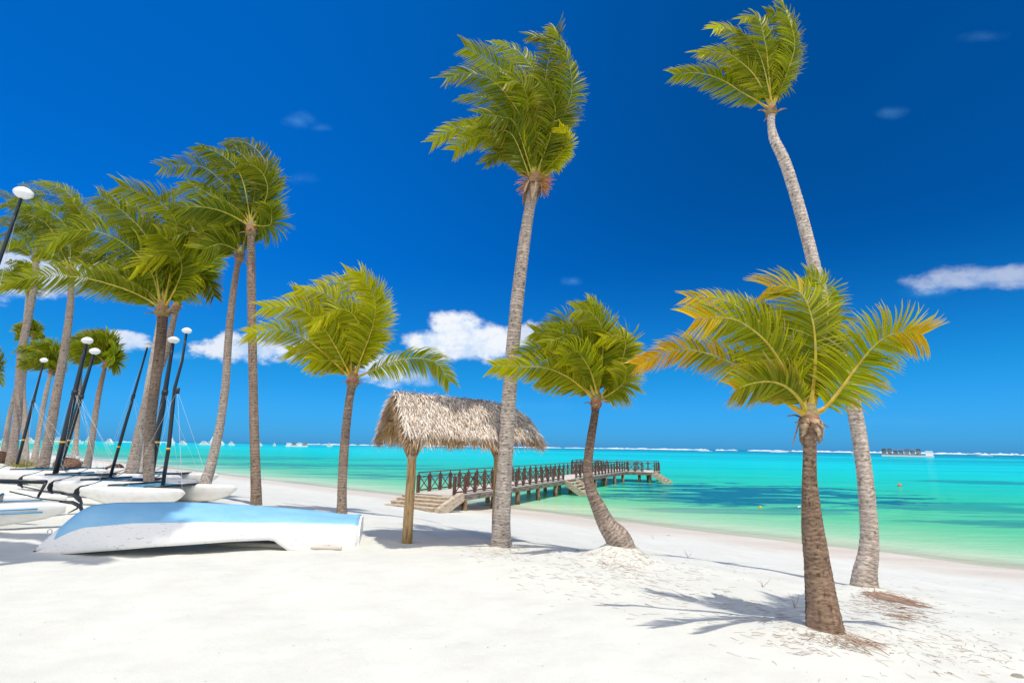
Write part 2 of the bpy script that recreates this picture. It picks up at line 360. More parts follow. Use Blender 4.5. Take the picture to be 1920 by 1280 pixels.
# ------------------------------------------------------------------ palms
WIND = Vector((-1.0, .12, .02)).normalized()
def noise1(i, s): return math.sin(i*12.9898+s*78.233)*43758.5453 % 1
def lerp3(a, b, t): return tuple(a[i]+(b[i]-a[i])*t for i in range(3))
GREY = (.53, .455, .39); GREY2 = (.60, .52, .455); BROWN = (.20, .125, .08); DARK = (.13, .085, .06)
def trunk(parent, base, path, Y, dY, cb, ct, ring=.05, ringc=.55, lump=.05):
    P = []
    n0 = len(path)
    for i, (x, y, wd) in enumerate(path):
        f = (path[0][1]-y)/(path[0][1]-path[-1][1]+1e-6)
        p = at(x, y, Y+dY*f); P.append((*p, wd/2*mpp(p)/math.sqrt(1+((x-960)/F)**2)))
    p0 = P[0]; dsc = hz(p0[0], p0[1])
    P[0] = (p0[0], p0[1], min(dsc, p0[2])-.28, p0[3]*1.05)
    L = sum((Vector(P[i+1][:3])-Vector(P[i][:3])).length for i in range(n0-1))
    n = max(60, int(L/.022)); S = cr(P, n); fib = path[0][2] > 80; NS = 44 if fib else 22
    mb = MB(); vs = []; cs = []; ref = Vector((.3, .9, .1)); sd = random.uniform(0, 100)
    acc = 0; ringpos = []; tpos = 0
    while tpos < L: ringpos.append(tpos); tpos += ring*random.uniform(.6, 1.6)
    ringpos = np.array(ringpos)
    from mathutils import noise as mn
    for i in range(n):
        p = Vector(S[i][:3]); t = (Vector(S[min(i+1, n-1)][:3])-Vector(S[max(i-1, 0)][:3])).normalized()
        x = (ref-t*ref.dot(t)).normalized(); ref = x; y = t.cross(x); l = L*i/(n-1); u = l/L
        for k in range(NS):
            a = 2*math.pi*k/NS; ca, sa = math.cos(a), math.sin(a)
            wob = .035*mn.noise(Vector((ca*1.5, sa*1.5, l*3+sd)))
            dist = np.min(np.abs(ringpos-l-wob)); rg = max(0.0, 1-dist/.018)
            b = mn.noise(Vector((ca*1.3+sd, sa*1.3, l*1.4)))
            b2 = mn.noise(Vector((ca*3+sd, sa*3, l*6)))
            low = max(0.0, 1-l/1.1)
            r = S[i][3]*(1+lump*b*.8*(1+2.2*low)+.02*b2-.05*rg)
            if low > 0: r *= 1+.07*low*math.sin(a*5+b*3)*max(0, low-.3)
            vs.append(p+(x*ca+y*sa)*r)
            c = lerp3(cb, ct, min(1, max(0, (u*1.25-.1)+b*.35)))
            kk = 1.04-ringc*1.25*rg*(.35+.65*max(0, min(1, .5+b2*2.4)))+.34*b2+.2*b+(.16 if .022 < dist < .036 else 0)-(.30*max(0, b-.15) if l < 1.2 else 0)
            if l < 1.0: kk -= .32*(1-l)*max(0, mn.noise(Vector((ca*7+sd, sa*7, l*1.6))))*2
            if fib and l < 1.05:
                q_ = min(1, (1.05-l)/.3); st_ = mn.noise(Vector((ca*14, sa*14, l*2.2+sd)))
                kk += q_*(.30*st_+(ringc*.7*rg)-(.55 if mn.noise(Vector((ca*6+9, sa*6, l*.9))) > .38 else 0))
            hole = mn.noise(Vector((ca*4+sd, sa*4, l*14)))
            if hole > .42: kk *= .45
            cs.append(tuple(max(.01, q*kk) for q in c))
    fs = [(i*NS+k, i*NS+(k+1) % NS, (i+1)*NS+(k+1) % NS, (i+1)*NS+k) for i in range(n-1) for k in range(NS)]
    fs.append(tuple((n-1)*NS+k for k in range(NS)))
    mb.add(vs, fs, 0, cs)
    mb.build('trunk', M['trunk'], parent, base, True)
    return Vector(S[-1][:3]), (Vector(S[-1][:3])-Vector(S[-4][:3])).normalized(), S[-1][3]
GREENS = [(.145, .205, .003), (.08, .135, .003), (.24, .30, .002), (.038, .078, .004), (.19, .24, .002)]
LEAFTONE = [1.0, False]      # leaf darkness of this palm, whether its tips have turned orange
def frond(parent, base, P, LL, wind=1.0, yel=.2, dry=.1, roll=0.0, n=64, wid=.018, bare=.13, droop=.12, stemr=.018, tipw=1.0):
    """P: world points along the midrib"""
    S = cr([tuple(p) for p in P], 34); pts = [Vector(q) for q in S]
    L = sum((pts[i+1]-pts[i]).length for i in range(33))
    mb = MB(); g_ = random.choice(GREENS); br = random.uniform(.7, 1.3); kph = random.uniform(0, 6); kfr = random.uniform(5, 9)
    n = int(n*1.6); wid *= .82
    sc = lerp3((.32, .33, .05), (.62, .42, .04), min(1, yel*1.3+random.uniform(0, .4)))
    mb.tube(pts, [stemr*(1.5-1.35*(i/33)**.7) if i > 3 else stemr*(2.1-i*.15) for i in range(34)], 6, 1, True, [lerp3(sc, (.40, .38, .06), i/33) for i in range(34)])
    V = []; Fa = []; C = []
    for i in range(n):
        u = bare+(1-bare)*(i+random.uniform(.2, .8))/n
        f = u*33; k = min(32, int(f)); p = pts[k].lerp(pts[k+1], f-k)
        T = (pts[min(33, k+2)]-pts[max(0, k-1)]).normalized()
        side0 = T.cross(Vector((0, 1, 0)))
        if side0.length < .15: side0 = T.cross(Vector((0, 0, 1)))
        side0.normalize(); Nn = side0.cross(T).normalized()
        a_ = roll+.25*math.sin(u*5+roll*3)
        sd = (side0*math.cos(a_)+Nn*math.sin(a_)); N = sd.cross(T).normalized()
        prof = min(1, .42+(u-bare)*3.2)*(1-.38*max(0, (u-.6)/.4)**1.4)
        fw = .48+.55*u**2.2; nk = random.uniform(.02, .2)
        clump = .13*math.sin(u*kfr*6.28+kph)+.07*math.sin(u*kfr*15+kph*2)
        for sgn in (-1, 1):
            l = LL*.97*prof*random.uniform(.82, 1.12)
            d = (sd*sgn+T*(fw+clump)*random.uniform(.94, 1.06)+N*nk).normalized()
            yl = min(1, max(0, yel*random.uniform(.1, 1.1)+max(0, u-.62)*yel*(3.6 if LEAFTONE[1] else 2.3)))
            gc = lerp3(g_, random.choice(GREENS), .5); bb = br*random.uniform(.75, 1.25)
            c0 = lerp3(tuple(q*bb*LEAFTONE[0] for q in gc), ((.56, .53, .004) if (yl < .6 or not LEAFTONE[1]) else (.74, .46, .008)), yl)
            dr = random.random() < dry*(.4+1.2*u)
            c1 = lerp3(c0, (.50, .30, .05), .65) if (dr or random.random() < dry*1.2) else lerp3(c0, (.62, .55, .006), min(.85, .12+yel*.9))
            if dr and random.random() < .35: c1 = (.45, .33, .22)
            q = p.copy(); wv = T*random.uniform(.6, 1.0)+N*random.uniform(-.8, .8)
            seg = l/4; b0 = len(V)
            ww = wid*random.uniform(.8, 1.2)
            wk = wind*(random.uniform(.9, 1.1) if random.random() < .9 else random.uniform(.2, 2))
            for j in range(5):
                w_ = (wv-d*wv.dot(d))
                if w_.length < 1e-3: w_ = N.copy()
                w_.normalize(); hw = ww*(.55, 1, .9, .6, .08)[j]
                V.append(q+w_*hw); V.append(q-w_*hw)
                cc = lerp3(c0, c1, (j/4)**1.6); C.append(cc); C.append(cc)
                d = (d+WIND*wk*.15*(.5+j*.35)+Vector((0, 0, -1))*droop*(.3+j*.3)+Vector((random.uniform(-1, 1), random.uniform(-1, 1), random.uniform(-1, 1)))*.025).normalized()
                q = q+d*seg
            for j in range(4): Fa.append((b0+2*j, b0+2*j+1, b0+2*j+3, b0+2*j+2))
    mb.add(V, Fa, 0, C)
    mb.build('frond', [M['leaf'], M['stem']], parent, base)
def heart(parent, base, top, tdir, r, n=7, big=1.0, inflo=False, nstub=5, hang=0):
    mb = MB(); tp = top-tdir*.04*big; k = 9
    pts = [tp+tdir*(.52*big*i/k) for i in range(k+1)]
    rr = [r*1.02, r*1.25, r*1.35, r*1.3, r*1.25, r*1.15, r*1.0, r*.85, r*.65, r*.3]
    cc = [lerp3((.36, .22, .12), (.42, .32, .16), i/k) for i in range(k+1)]
    mb.tube(pts, rr, 12, 0, True, [tuple(c*random.uniform(.7, 1.2) for c in q) for q in cc])
    mb.build('crown_sheath', M['husk'], parent, base, True)
    x = tdir.cross(Vector((0, 1, 0))).normalized(); y = tdir.cross(x)
    for i in range(nstub):
        a = 6.28*i/nstub+random.uniform(-.4, .4); o = x*math.cos(a)+y*math.sin(a)
        b = MB(); p0 = top+tdir*random.uniform(.0, .16)*big+o*r*1.05; l = random.uniform(.16, .34)*big
        up = random.uniform(-.2, .9)
        p1 = p0+(o+tdir*up).normalized()*l*.5; p2 = p1+(o+tdir*(up-.6)+WIND*.3).normalized()*l*.5
        q = cr([tuple(p0), tuple(p1), tuple(p2)], 7); wd = random.uniform(.035, .06)*big
        vs = []; 
        tn = tdir.cross(o).normalized()
        for j, pp in enumerate(q):
            h = wd*(.9, 1.1, 1.2, 1.0, .75, .45, .1)[j]; pp = Vector(pp)
            vs += [pp-tn*h, pp+tdir*h*.35, pp+tn*h, pp-tdir*.012]
        fs = [(4*j+e, 4*j+(e+1) % 4, 4*j+4+(e+1) % 4, 4*j+4+e) for j in range(6) for e in range(4)]+[(3, 2, 1, 0), (24, 25, 26, 27)]
        cb = random.choice([(.42, .28, .17), (.30, .18, .10), (.50, .36, .23)])
        b.add(vs, fs, 0, cb); b.build('dry_bract', M['husk'], parent, base, True)
    for i in range(hang):
        a = 6.28*i/hang+.5; o = x*math.cos(a)+y*math.sin(a); tn = tdir.cross(o).normalized(); b = MB(); l = random.uniform(.22, .42)*big*1.3
        p0 = top+tdir*.14*big+o*r*1.28; q = [p0, p0-tdir*l*.4+o*.03, p0-tdir*l*.8+o*random.uniform(.02, .09), p0-tdir*l+o*random.uniform(.03, .12)]; hw = [r*.9, r*.75, r*.4, r*.06]
        vs = []
        for pp, h in zip(q, hw): vs += [pp-tn*h, pp+o*h*.25, pp+tn*h, pp-o*.006]
        b.add(vs, [(4*j+e, 4*j+(e+1) % 4, 4*j+4+(e+1) % 4, 4*j+4+e) for j in range(3) for e in range(4)]+[(3, 2, 1, 0), (12, 13, 14, 15)], 0, random.choice([(.52, .38, .26), (.42, .28, .18), (.60, .46, .34)]))
        b.build('dry_bract', M['husk'], parent, base, True)
    if inflo:
        b = MB()
        for i in range(110):
            sidex = 1 if i % 4 else -1
            p = top+tdir*random.uniform(.05, .3)+x*r*.6*-sidex
            d = (Vector((1 if sidex > 0 else -.8, random.uniform(-.9, .9), random.uniform(-.7, .9)))).normalized(); q = [p]
            for j in range(4): d = (d+Vector((0, 0, -.14))).normalized(); q.append(q[-1]+d*random.uniform(.06, .12))
            b.tube(q, [.010, .009, .008, .006, .003], 4, 0, False, random.choice([(.62, .24, .05), (.70, .36, .07), (.5, .28, .14)]))
        b.build('flower_cluster', M['husk'], parent, base)
def fpx(lst, ox, oy, sc): return [(ox+x/sc, oy+y/sc) for x, y in lst]
def palm(label, path, Y, dY, fronds, cb=GREY, ct=GREY2, LL=.62, yel=.15, dry=.06, n=60, wid=.018, extra=.9, wind=1.0, group=None, depth=1.1, inflo=False, stemr=.018, ring=.05, nstub=5, big=1.0, ringc=.55, droop=.12, lump=.05, hang=0):
    p0 = at(path[0][0], path[0][1], Y); base = Vector((p0.x, p0.y, hz(p0.x, p0.y)))
    root = thing('coconut_palm', base, label, 'palm tree', group)
    top, td, r = trunk(root, base, path, Y, dY, cb, ct, ring, ringc, lump)
    heart(root, base, top, td, r*1.12, big=big, inflo=inflo, nstub=nstub, hang=hang)
    Yt = Y+dY; k = 0
    jobs = []
    for i, fr in enumerate(fronds):
        opts = {}
        if isinstance(fr, tuple): fr, opts = fr
        D = opts.pop('D', random.uniform(-1, 1)*depth); jobs.append((fr, D, opts, 0))
        if random.random() < extra:
            j = random.uniform(4, 14)*(random.choice((-1, 1))); jy = random.uniform(-5, 14); s_ = random.uniform(.62, .9)
            x0, y0 = fr[0]
            f2 = [(x0+(x-x0)*s_+j*q/len(fr), y0+(y-y0)*s_+jy*q/len(fr)) for q, (x, y) in enumerate(fr)]
            jobs.append((f2, -D*random.uniform(.6, 1.3), dict(opts), 1))
    for fr, D, opts, ex in jobs:
        N = len(fr); P = [top+td*random.uniform(.12, .3)*big+Vector((random.uniform(-1, 1), random.uniform(-1, 1), 0))*r*.5]
        for q, (x, y) in enumerate(fr):
            if q == 0: continue
            u = q/(N-1); P.append(at(x, y, Yt+D*u**1.15))
        o = dict(LL=LL, yel=yel*random.uniform(.4, 1.6), dry=dry, n=n, wid=wid, wind=wind, roll=random.uniform(-.75, .75), stemr=stemr, droop=droop)
        o.update(opts)
        frond(root, base, P, **o)
    return root
exec_palms = True
def P_(ox, oy, sc, *lists): return [fpx(l, ox, oy, sc) if not isinstance(l, tuple) or not isinstance(l[1], dict) else (fpx(l[0], ox, oy, sc), l[1]) for l in lists]
# --- near palm, right
LEAFTONE[:] = [1.0, True]
Y1 = g['p1'].y
palm('stout brown-trunked young coconut palm nearest the camera with orange-yellow frond tips', [(1549, 1195, 92), (1546, 1170, 78), (1540, 1120, 64), (1533, 1060, 53), (1525, 1000, 46), (1521, 950, 38), (1518, 900, 30), (1518, 860, 27), (1519, 800, 26)], Y1, 0,
     P_(1160, 480, 3.2,
        ([(1120, 970), (1010, 880), (860, 750), (700, 650), (520, 580), (350, 560), (110, 650)], dict(D=.35, yel=.75, dry=.7, LL=.36, roll=.5, droop=.22)),
        ([(1130, 990), (1050, 800), (960, 620), (860, 490), (720, 390), (600, 370), (460, 375)], dict(D=-.5, yel=.4, LL=.50, roll=.1)),
        ([(1130, 960), (1020, 640), (880, 430), (740, 320), (590, 255), (410, 245)], dict(D=.9, yel=.4, LL=.42, roll=-.2)),
        ([(1155, 930), (1175, 700), (1180, 540), (1160, 380), (1100, 230), (1000, 180), (900, 185)], dict(D=.25, yel=.38, LL=.58, roll=0)),
        ([(1165, 930), (1210, 650), (1245, 440), (1255, 290), (1225, 170), (1130, 115)], dict(D=.9, yel=.16, LL=.42, roll=.6)),
        ([(1170, 930), (1240, 640), (1290, 420), (1320, 240)], dict(D=1.2, yel=.2, LL=.36, roll=-.3)),
        ([(1185, 1000), (1225, 920), (1330, 800), (1440, 650), (1530, 540), (1620, 475), (1720, 455), (1820, 470)], dict(D=-.35, yel=.42, LL=.50, roll=-.1, dry=.2)),
        ([(1140, 960), (1060, 830), (950, 760), (820, 760), (700, 800)], dict(D=-.5, yel=.3, LL=.40, roll=.4, dry=.3)),
        ([(1150, 960), (1120, 700), (1060, 520), (960, 400), (850, 330)], dict(D=.8, yel=.12, LL=.42, roll=.7)),
        ([(1130, 960), (1040, 760), (900, 640), (760, 580)], dict(D=.9, yel=.1, LL=.42, roll=-.4))),
     cb=(.33, .22, .155), ct=(.36, .25, .17), LL=.5, yel=.35, n=74, wid=.0145, extra=0, wind=.9, hang=6, stemr=.021, ring=.045, big=.62, nstub=6, ringc=.6, lump=.06)
LEAFTONE[:] = [1.0, False]
# --- tall palm right
palm('tall curving grey coconut palm behind the near palm, its crown at the top right', [(1619, 1107, 66), (1622, 1080, 50), (1628, 1040, 42), (1630, 1000, 37), (1626, 940, 34), (1620, 880, 32), (1608, 800, 31), (1592, 720, 30), (1575, 660, 29), (1552, 590, 28), (1532, 520, 26), (1512, 440, 25), (1490, 360, 23), (1470, 300, 22), (1452, 262, 19), (1446, 236, 15), (1446, 215, 15)], g['p2'].y, .5,
     P_(1240, 0, 4,
        ([(800, 860), (720, 760), (600, 690), (450, 600), (280, 550), (100, 560)], dict(yel=.3, LL=.50, D=.3)),
        ([(815, 780), (740, 520), (640, 340), (560, 260), (470, 205), (395, 215)], dict(yel=.6, LL=.45, D=-.4, roll=0)),
        [(860, 760), (900, 600), (940, 400), (930, 200), (880, 120), (790, 105)],
        ([(830, 780), (720, 600), (600, 470), (480, 400), (280, 395)], dict(yel=.35, LL=.48)),
        [(840, 780), (800, 500), (780, 330), (720, 130), (600, 140)],
        [(850, 780), (870, 500), (830, 350), (800, 190)],
        [(860, 760), (960, 500), (1000, 320), (950, 130), (890, -30)],
        [(840, 700), (740, 420), (600, 250)],
        [(850, 760), (900, 500), (960, 300), (990, 150)]),
     cb=(.56, .47, .40), ct=(.64, .56, .49), LL=.44, yel=.18, n=64, wid=.0165, extra=.5, depth=.9, stemr=.017, big=.7, ringc=.45, ring=.07, nstub=4)
# --- curved palm
palm('small coconut palm with dark trunk bent sideways on a sandy root mound', [(1186, 1056, 44), (1163, 1018, 50), (1139, 985, 36), (1122, 950, 28), (1108, 918, 21), (1102, 885, 18), (1104, 850, 17), (1110, 810, 16), (1115, 780, 15), (1117, 762, 15)], g['p3'].y, .3,
     P_(920, 560, 4,
        [(760, 740), (640, 580), (500, 430), (380, 370), (235, 420)],
        ([(740, 760), (600, 600), (420, 520), (260, 510), (20, 505)], dict(yel=.5)),
        [(795, 750), (770, 500), (710, 340), (600, 270), (430, 330)],
        [(800, 700), (840, 420), (830, 220), (760, 110), (640, 80)],
        ([(820, 780), (900, 640), (990, 440), (1010, 320), (970, 280), (830, 285)], dict(yel=.5, D=-.4, roll=0)),
        ([(830, 760), (950, 640), (1030, 450), (1050, 330), (970, 235)], dict(yel=.4)),
        [(790, 720), (740, 450), (640, 250), (560, 160), (420, 215)],
        [(850, 780), (930, 690), (1000, 620), (1020, 520)],
        [(780, 720), (680, 500), (560, 300), (330, 250)],
        [(800, 720), (845, 400), (850, 260), (780, 60), (730, 10)],
        [(770, 760), (650, 640), (520, 600), (380, 600)]),
     cb=(.50, .41, .34), ct=(.16, .105, .08), LL=.50, yel=.26, n=62, wid=.018, extra=.45, depth=1.0, big=.75, ring=.06)
LEAFTONE[:] = [.90, False]
# --- main tall palm in the centre
Y4 = g['p4'].y
palm('tallest coconut palm in the middle, pale grey trunk in front of the thatched shelter', [(940, 1028, 48), (940, 995, 36), (942, 950, 32), (945, 900, 30), (950, 820, 28), (955, 740, 27), (961, 660, 26), (968, 580, 25), (976, 510, 24), (985, 440, 22), (993, 390, 20), (999, 356, 19)], Y4, -.6,
     P_(780, 20, 3.3676,
        ([(740, 960), (690, 740), (600, 570), (480, 440), (340, 395), (195, 425)], dict(D=-.8, roll=0, LL=.66)),
        ([(760, 960), (760, 700), (760, 430), (680, 290), (600, 235), (490, 215)], dict(D=.3, roll=.1, LL=.62)),
        ([(820, 950), (900, 700), (940, 450), (900, 280), (830, 190), (730, 160)], dict(D=-.4, roll=-.1, LL=.62)),
        ([(700, 930), (600, 830), (480, 770), (360, 735), (230, 750), (105, 830)], dict(yel=.45, LL=.52, D=.2)),
        ([(880, 960), (935, 880), (945, 810), (905, 740)], dict(yel=.8, LL=.36, D=-.3)),
        [(720, 900), (600, 640), (480, 560), (300, 540)],
        [(800, 950), (800, 600), (830, 350), (880, 110)],
        [(780, 900), (660, 600), (560, 400), (420, 290), (310, 230)],
        [(830, 900), (940, 640), (985, 470), (950, 280), (880, 130)],
        ([(690, 930), (640, 880), (560, 880), (450, 950)], dict(LL=.5)),
        [(770, 900), (700, 640), (700, 460), (640, 330), (540, 330)],
        [(700, 920), (580, 760), (450, 700), (330, 690)],
        [(820, 920), (880, 620), (820, 420), (740, 330)]),
     cb=(.64, .56, .49), ct=(.52, .43, .36), LL=.62, yel=.13, dry=.1, n=72, wid=.019, extra=.6, inflo=True, hang=5, depth=1.3, nstub=8, big=1.0, ringc=.5, lump=.03)
# --- yellow-green palm left of the shelter
g5 = ground(641, 962)
LEAFTONE[:] = [1.0, False]
palm('low yellow-green coconut palm left of the thatched shelter, one frond reaching right', [(641, 962, 24), (641, 940, 19), (642, 900, 18), (645, 850, 18), (649, 800, 17), (655, 750, 16), (660, 722, 17)], g5.y, 0,
     P_(440, 480, 2.245,
        ([(475, 520), (400, 430), (300, 350), (200, 310), (55, 325)], dict(yel=.6, D=-.4, roll=0, LL=.85)),
        ([(485, 490), (430, 390), (370, 300), (270, 220), (120, 215)], dict(yel=.55)),
        ([(500, 480), (545, 360), (500, 250), (430, 225), (330, 290)], dict(yel=.5)),
        [(510, 500), (560, 350), (585, 200), (560, 130), (475, 75)],
        ([(505, 480), (480, 300), (400, 170), (270, 140)], dict(yel=.5)),
        [(515, 490), (590, 330), (610, 220), (600, 160)],
        ([(515, 530), (560, 490), (650, 450), (760, 430), (850, 450), (905, 530)], dict(D=-.6, yel=.3, wind=-.25, roll=.1, LL=.75, droop=.34)),
        [(500, 480), (520, 250), (470, 120), (350, 120)],
        ([(495, 490), (440, 350), (340, 210), (250, 150)], dict(yel=.45)),
        [(510, 480), (580, 300), (590, 180), (530, 70)],
        [(490, 500), (420, 420), (330, 400), (230, 400)]),
     cb=(.40, .31, .245), ct=(.34, .25, .19), LL=.76, yel=.42, n=62, wid=.025, extra=.4, depth=1.3, big=1.0, stemr=.024)
LEAFTONE[:] = [.92, False]
# --- left group
CR6 = P_(0, 240, 3.2,
        [(1500, 560), (1440, 440), (1320, 310), (1200, 230), (970, 235)],
        [(1490, 560), (1380, 420), (1250, 380), (1080, 370), (960, 420)],
        [(1520, 540), (1530, 300), (1450, 160), (1360, 130)],
        [(1560, 540), (1610, 350), (1590, 200), (1500, 100), (1370, 70)],
        [(1510, 540), (1450, 300), (1340, 170), (1200, 110)],
        [(1480, 570), (1380, 520), (1250, 480), (1050, 470)],
        [(1570, 560), (1630, 440), (1600, 300), (1500, 200)],
        [(1530, 560), (1500, 380), (1400, 260), (1250, 200)],
        [(1560, 600), (1620, 580), (1630, 480)],
        [(1500, 560), (1420, 480), (1300, 420), (1120, 320)])
def LP(label, path, fronds, cb=GREY, ct=GREY2, **k):
    gp = ground(path[0][0], path[0][1]) if 'Y' not in k else None
    Yv = k.pop('Y', None) or gp.y
    d = dict(LL=.86, yel=.12, dry=.05, n=58, wid=.029, extra=.28, depth=1.6, big=1.3, stemr=.028, ring=.08, nstub=4, wind=1.35)
    d.update(k); dY = d.pop('dY', 0)
    return palm(label, path, Yv, dY, fronds, cb, ct, **d)
LP('tall straight dark-barked coconut palm, the rightmost of the tall left group', [(482, 945, 24), (480, 915, 21), (478, 850, 19), (476, 780, 18), (474, 680, 17), (472, 580, 17), (471, 500, 16), (471, 440, 15)], CR6, (.36, .265, .20), (.34, .25, .19), ringc=.75)
LP('grey curving coconut palm standing just left of the tall straight dark one', [(377, 940, 34), (384, 910, 26), (396, 870, 21), (412, 800, 17), (423, 720, 16), (428, 640, 15), (436, 560, 13), (444, 505, 12), (448, 488, 12)], P_(0, 240, 3.2,
        [(1420, 780), (1350, 650), (1200, 520), (1040, 480)], [(1440, 760), (1380, 600), (1250, 560), (1080, 620)], [(1410, 790), (1330, 740), (1230, 770), (1180, 820)],
        [(1450, 760), (1470, 600), (1350, 480)], [(1420, 800), (1300, 680), (1150, 620), (1040, 660)], [(1430, 780), (1370, 690), (1260, 660), (1120, 700)], [(1450, 770), (1520, 650), (1500, 560)], [(1420, 790), (1340, 640), (1180, 560), (1000, 560)]), GREY2, (.30, .22, .17), LL=.95)
LP('coconut palm leaning up in the left foreground group with one very long frond blown left', [(285, 938, 26), (280, 905, 23), (279, 860, 22), (283, 790, 21), (291, 720, 21), (299, 660, 21), (304, 610, 21), (305, 592, 21)], P_(0, 240, 3.2,
        ([(930, 1100), (850, 1010), (700, 950), (500, 900), (250, 890), (-20, 950)], dict(D=-1.2, roll=0, LL=1.0, yel=.2)),
        ([(940, 1060), (900, 850), (740, 690), (570, 620), (420, 620), (250, 720)], dict(D=-.8, roll=.1, LL=1.3)),
        [(960, 1040), (1050, 700), (1000, 550), (880, 460), (740, 430), (600, 470)],
        ([(1000, 1060), (1080, 930), (1145, 830), (1080, 750), (920, 770), (820, 830)], dict(yel=.5, D=-.7, roll=0, LL=1.1)),
        [(990, 1040), (1060, 650), (1020, 500), (900, 420), (720, 350)],
        ([(1030, 1040), (1120, 930), (1190, 870), (1250, 920), (1285, 1010)], dict(wind=.2, droop=.3, LL=.8)),
        [(980, 1030), (950, 750), (800, 560), (640, 520), (530, 550)],
        [(960, 1040), (850, 850), (650, 780), (480, 760)],
        [(1000, 1040), (1060, 800), (1090, 640), (1040, 560)],
        [(950, 1060), (850, 950), (720, 880), (560, 850)],
        [(970, 1040), (900, 700), (760, 520), (600, 410)],
        [(990, 1040), (1000, 800), (900, 650), (760, 610)],
        [(1000, 1050), (1090, 860), (1050, 720), (960, 640)]), (.40, .33, .27), (.16, .11, .08), LL=1.08, n=66, extra=.6, nstub=7)
LP('leaning grey coconut palm crossing behind the one with the long frond', [(240, 906, 34), (248, 880, 28), (256, 840, 23), (266, 790, 20), (279, 740, 18), (295, 700, 17), (311, 660, 15), (322, 615, 13), (330, 580, 12)], P_(0, 240, 3.2,
        [(1050, 1060), (1130, 900), (1240, 720), (1180, 620), (1060, 620)], [(1050, 1060), (1100, 850), (1180, 700), (1260, 640)], [(1050, 1060), (1180, 920), (1300, 760), (1260, 660)], [(1040, 1060), (980, 900), (860, 800)], [(1050, 1060), (1190, 950), (1290, 800), (1300, 700)], [(1040, 1060), (1060, 860), (1000, 700)]), GREY, (.33, .25, .2), LL=.9, yel=.25, extra=.4)
LP('slim pale coconut palm half hidden behind the leaning grey trunk, next to a black mast', [(262, 893, 18), (266, 850, 13), (268, 800, 12), (273, 745, 11), (282, 690, 10), (293, 630, 9), (300, 590, 9)], P_(0, 240, 3.2,
        [(960, 1100), (900, 950), (780, 860), (620, 850)], [(960, 1100), (960, 900), (860, 740)], [(960, 1090), (1020, 920), (960, 780)], [(950, 1100), (860, 980), (720, 940)]), GREY2, GREY2, LL=.9, extra=.3)
C12 = P_(0, 240, 3.2,
        [(420, 800), (480, 600), (440, 430), (340, 350), (190, 320)], [(430, 800), (450, 500), (300, 400), (100, 420), (0, 480)], [(410, 800), (300, 600), (150, 520), (-50, 560)],
        [(440, 780), (500, 560), (400, 380), (250, 320)], [(400, 820), (350, 700), (200, 650), (40, 700)], [(420, 800), (400, 600), (250, 480), (80, 470)], [(440, 790), (520, 660), (490, 520), (420, 420)], [(420, 800), (340, 660), (200, 580), (60, 600)], [(400, 830), (330, 760), (230, 750)])
LP('grey coconut palm leaning right, behind the white hulls at the left edge group', [(76, 897, 28), (82, 870, 24), (92, 820, 22), (104, 750, 20), (115, 690, 18), (125, 630, 17), (132, 570, 14), (134, 516, 13)], C12, (.40, .33, .28), (.34, .27, .22))
LP('grey coconut palm beside the left edge with its crown merged into the big windblown mass', [(22, 872, 26), (26, 830, 20), (33, 780, 18), (36, 720, 18), (41, 660, 18), (50, 610, 17), (60, 560, 15), (66, 520, 13), (67, 490, 12)], P_(0, 240, 3.2,
        [(200, 760), (230, 600), (120, 450), (0, 380)], [(190, 770), (150, 620), (50, 560), (-80, 600)], [(210, 760), (280, 600), (250, 420), (130, 330)], [(180, 780), (100, 700), (-20, 700)], [(200, 760), (200, 560), (100, 460), (-40, 470)], [(210, 760), (290, 640), (260, 520), (180, 420)]), (.40, .33, .29), (.35, .28, .24), extra=.6)
def xf(cx, cy, s, base=CR6, c0=(473, 430), drop=0):
    out = []
    for f in base:
        f = f[0] if isinstance(f, tuple) else f
        k = random.uniform(.85, 1.1)
        out.append([(cx+(x-c0[0])*s*k, cy+(y-c0[1])*s*k) for x, y in f])
    return out
far = dict(n=34, wid=.045, extra=.5, LL=1.0)
LP('distant coconut palm with a round green crown behind the pair of black masts', [(158, 888, 25), (166, 860, 16), (173, 820, 13), (180, 770, 12), (187, 730, 11), (194, 700, 9), (197, 688, 8)], xf(197, 683, .42), GREY, (.30, .22, .17), **far)
LP('distant coconut palm seen between two thick trunks, crown behind a white mast float', [(62, 876, 18), (70, 830, 12), (80, 770, 11), (88, 730, 10), (92, 712, 8), (95, 700, 8)], xf(96, 697, .34), GREY, GREY, **{**far, 'LL': .9})
LP('faraway coconut palm with a tiny crown just right of the thick leftmost trunk', [(46, 868, 22), (47, 830, 15), (46, 780, 13), (43, 730, 11), (48, 688, 8), (58, 650, 7), (62, 634, 6)], xf(62, 632, .20)+[[(62, 632), (72, 628), (84, 632)], [(62, 634), (45, 628), (30, 634)]], GREY, (.3, .22, .17), **{**far, 'LL': .7, 'extra': .2})
LP('slender coconut palm slanting up from the left edge behind the thick trunk', [(5, 864, 22), (9, 840, 15), (16, 790, 11), (26, 745, 9), (34, 710, 8), (42, 650, 8), (48, 590, 7), (52, 550, 7)], xf(52, 545, .35), GREY, GREY, **far)
LP('coconut palm cut off by the left border of the picture, only frond tips showing', [(-30, 866, 18), (-28, 800, 12), (-22, 740, 9), (-18, 715, 8)], xf(-12, 712, .34), GREY, GREY, **far)
LP('thin coconut palm with a white cloth tied at its foot, behind the black masts', [(141, 868, 20), (142, 835, 11), (145, 790, 10), (148, 740, 9), (152, 690, 7), (155, 668, 7)], xf(156, 665, .22), GREY, (.30, .22, .17), **{**far, 'LL': .8, 'extra': .2})
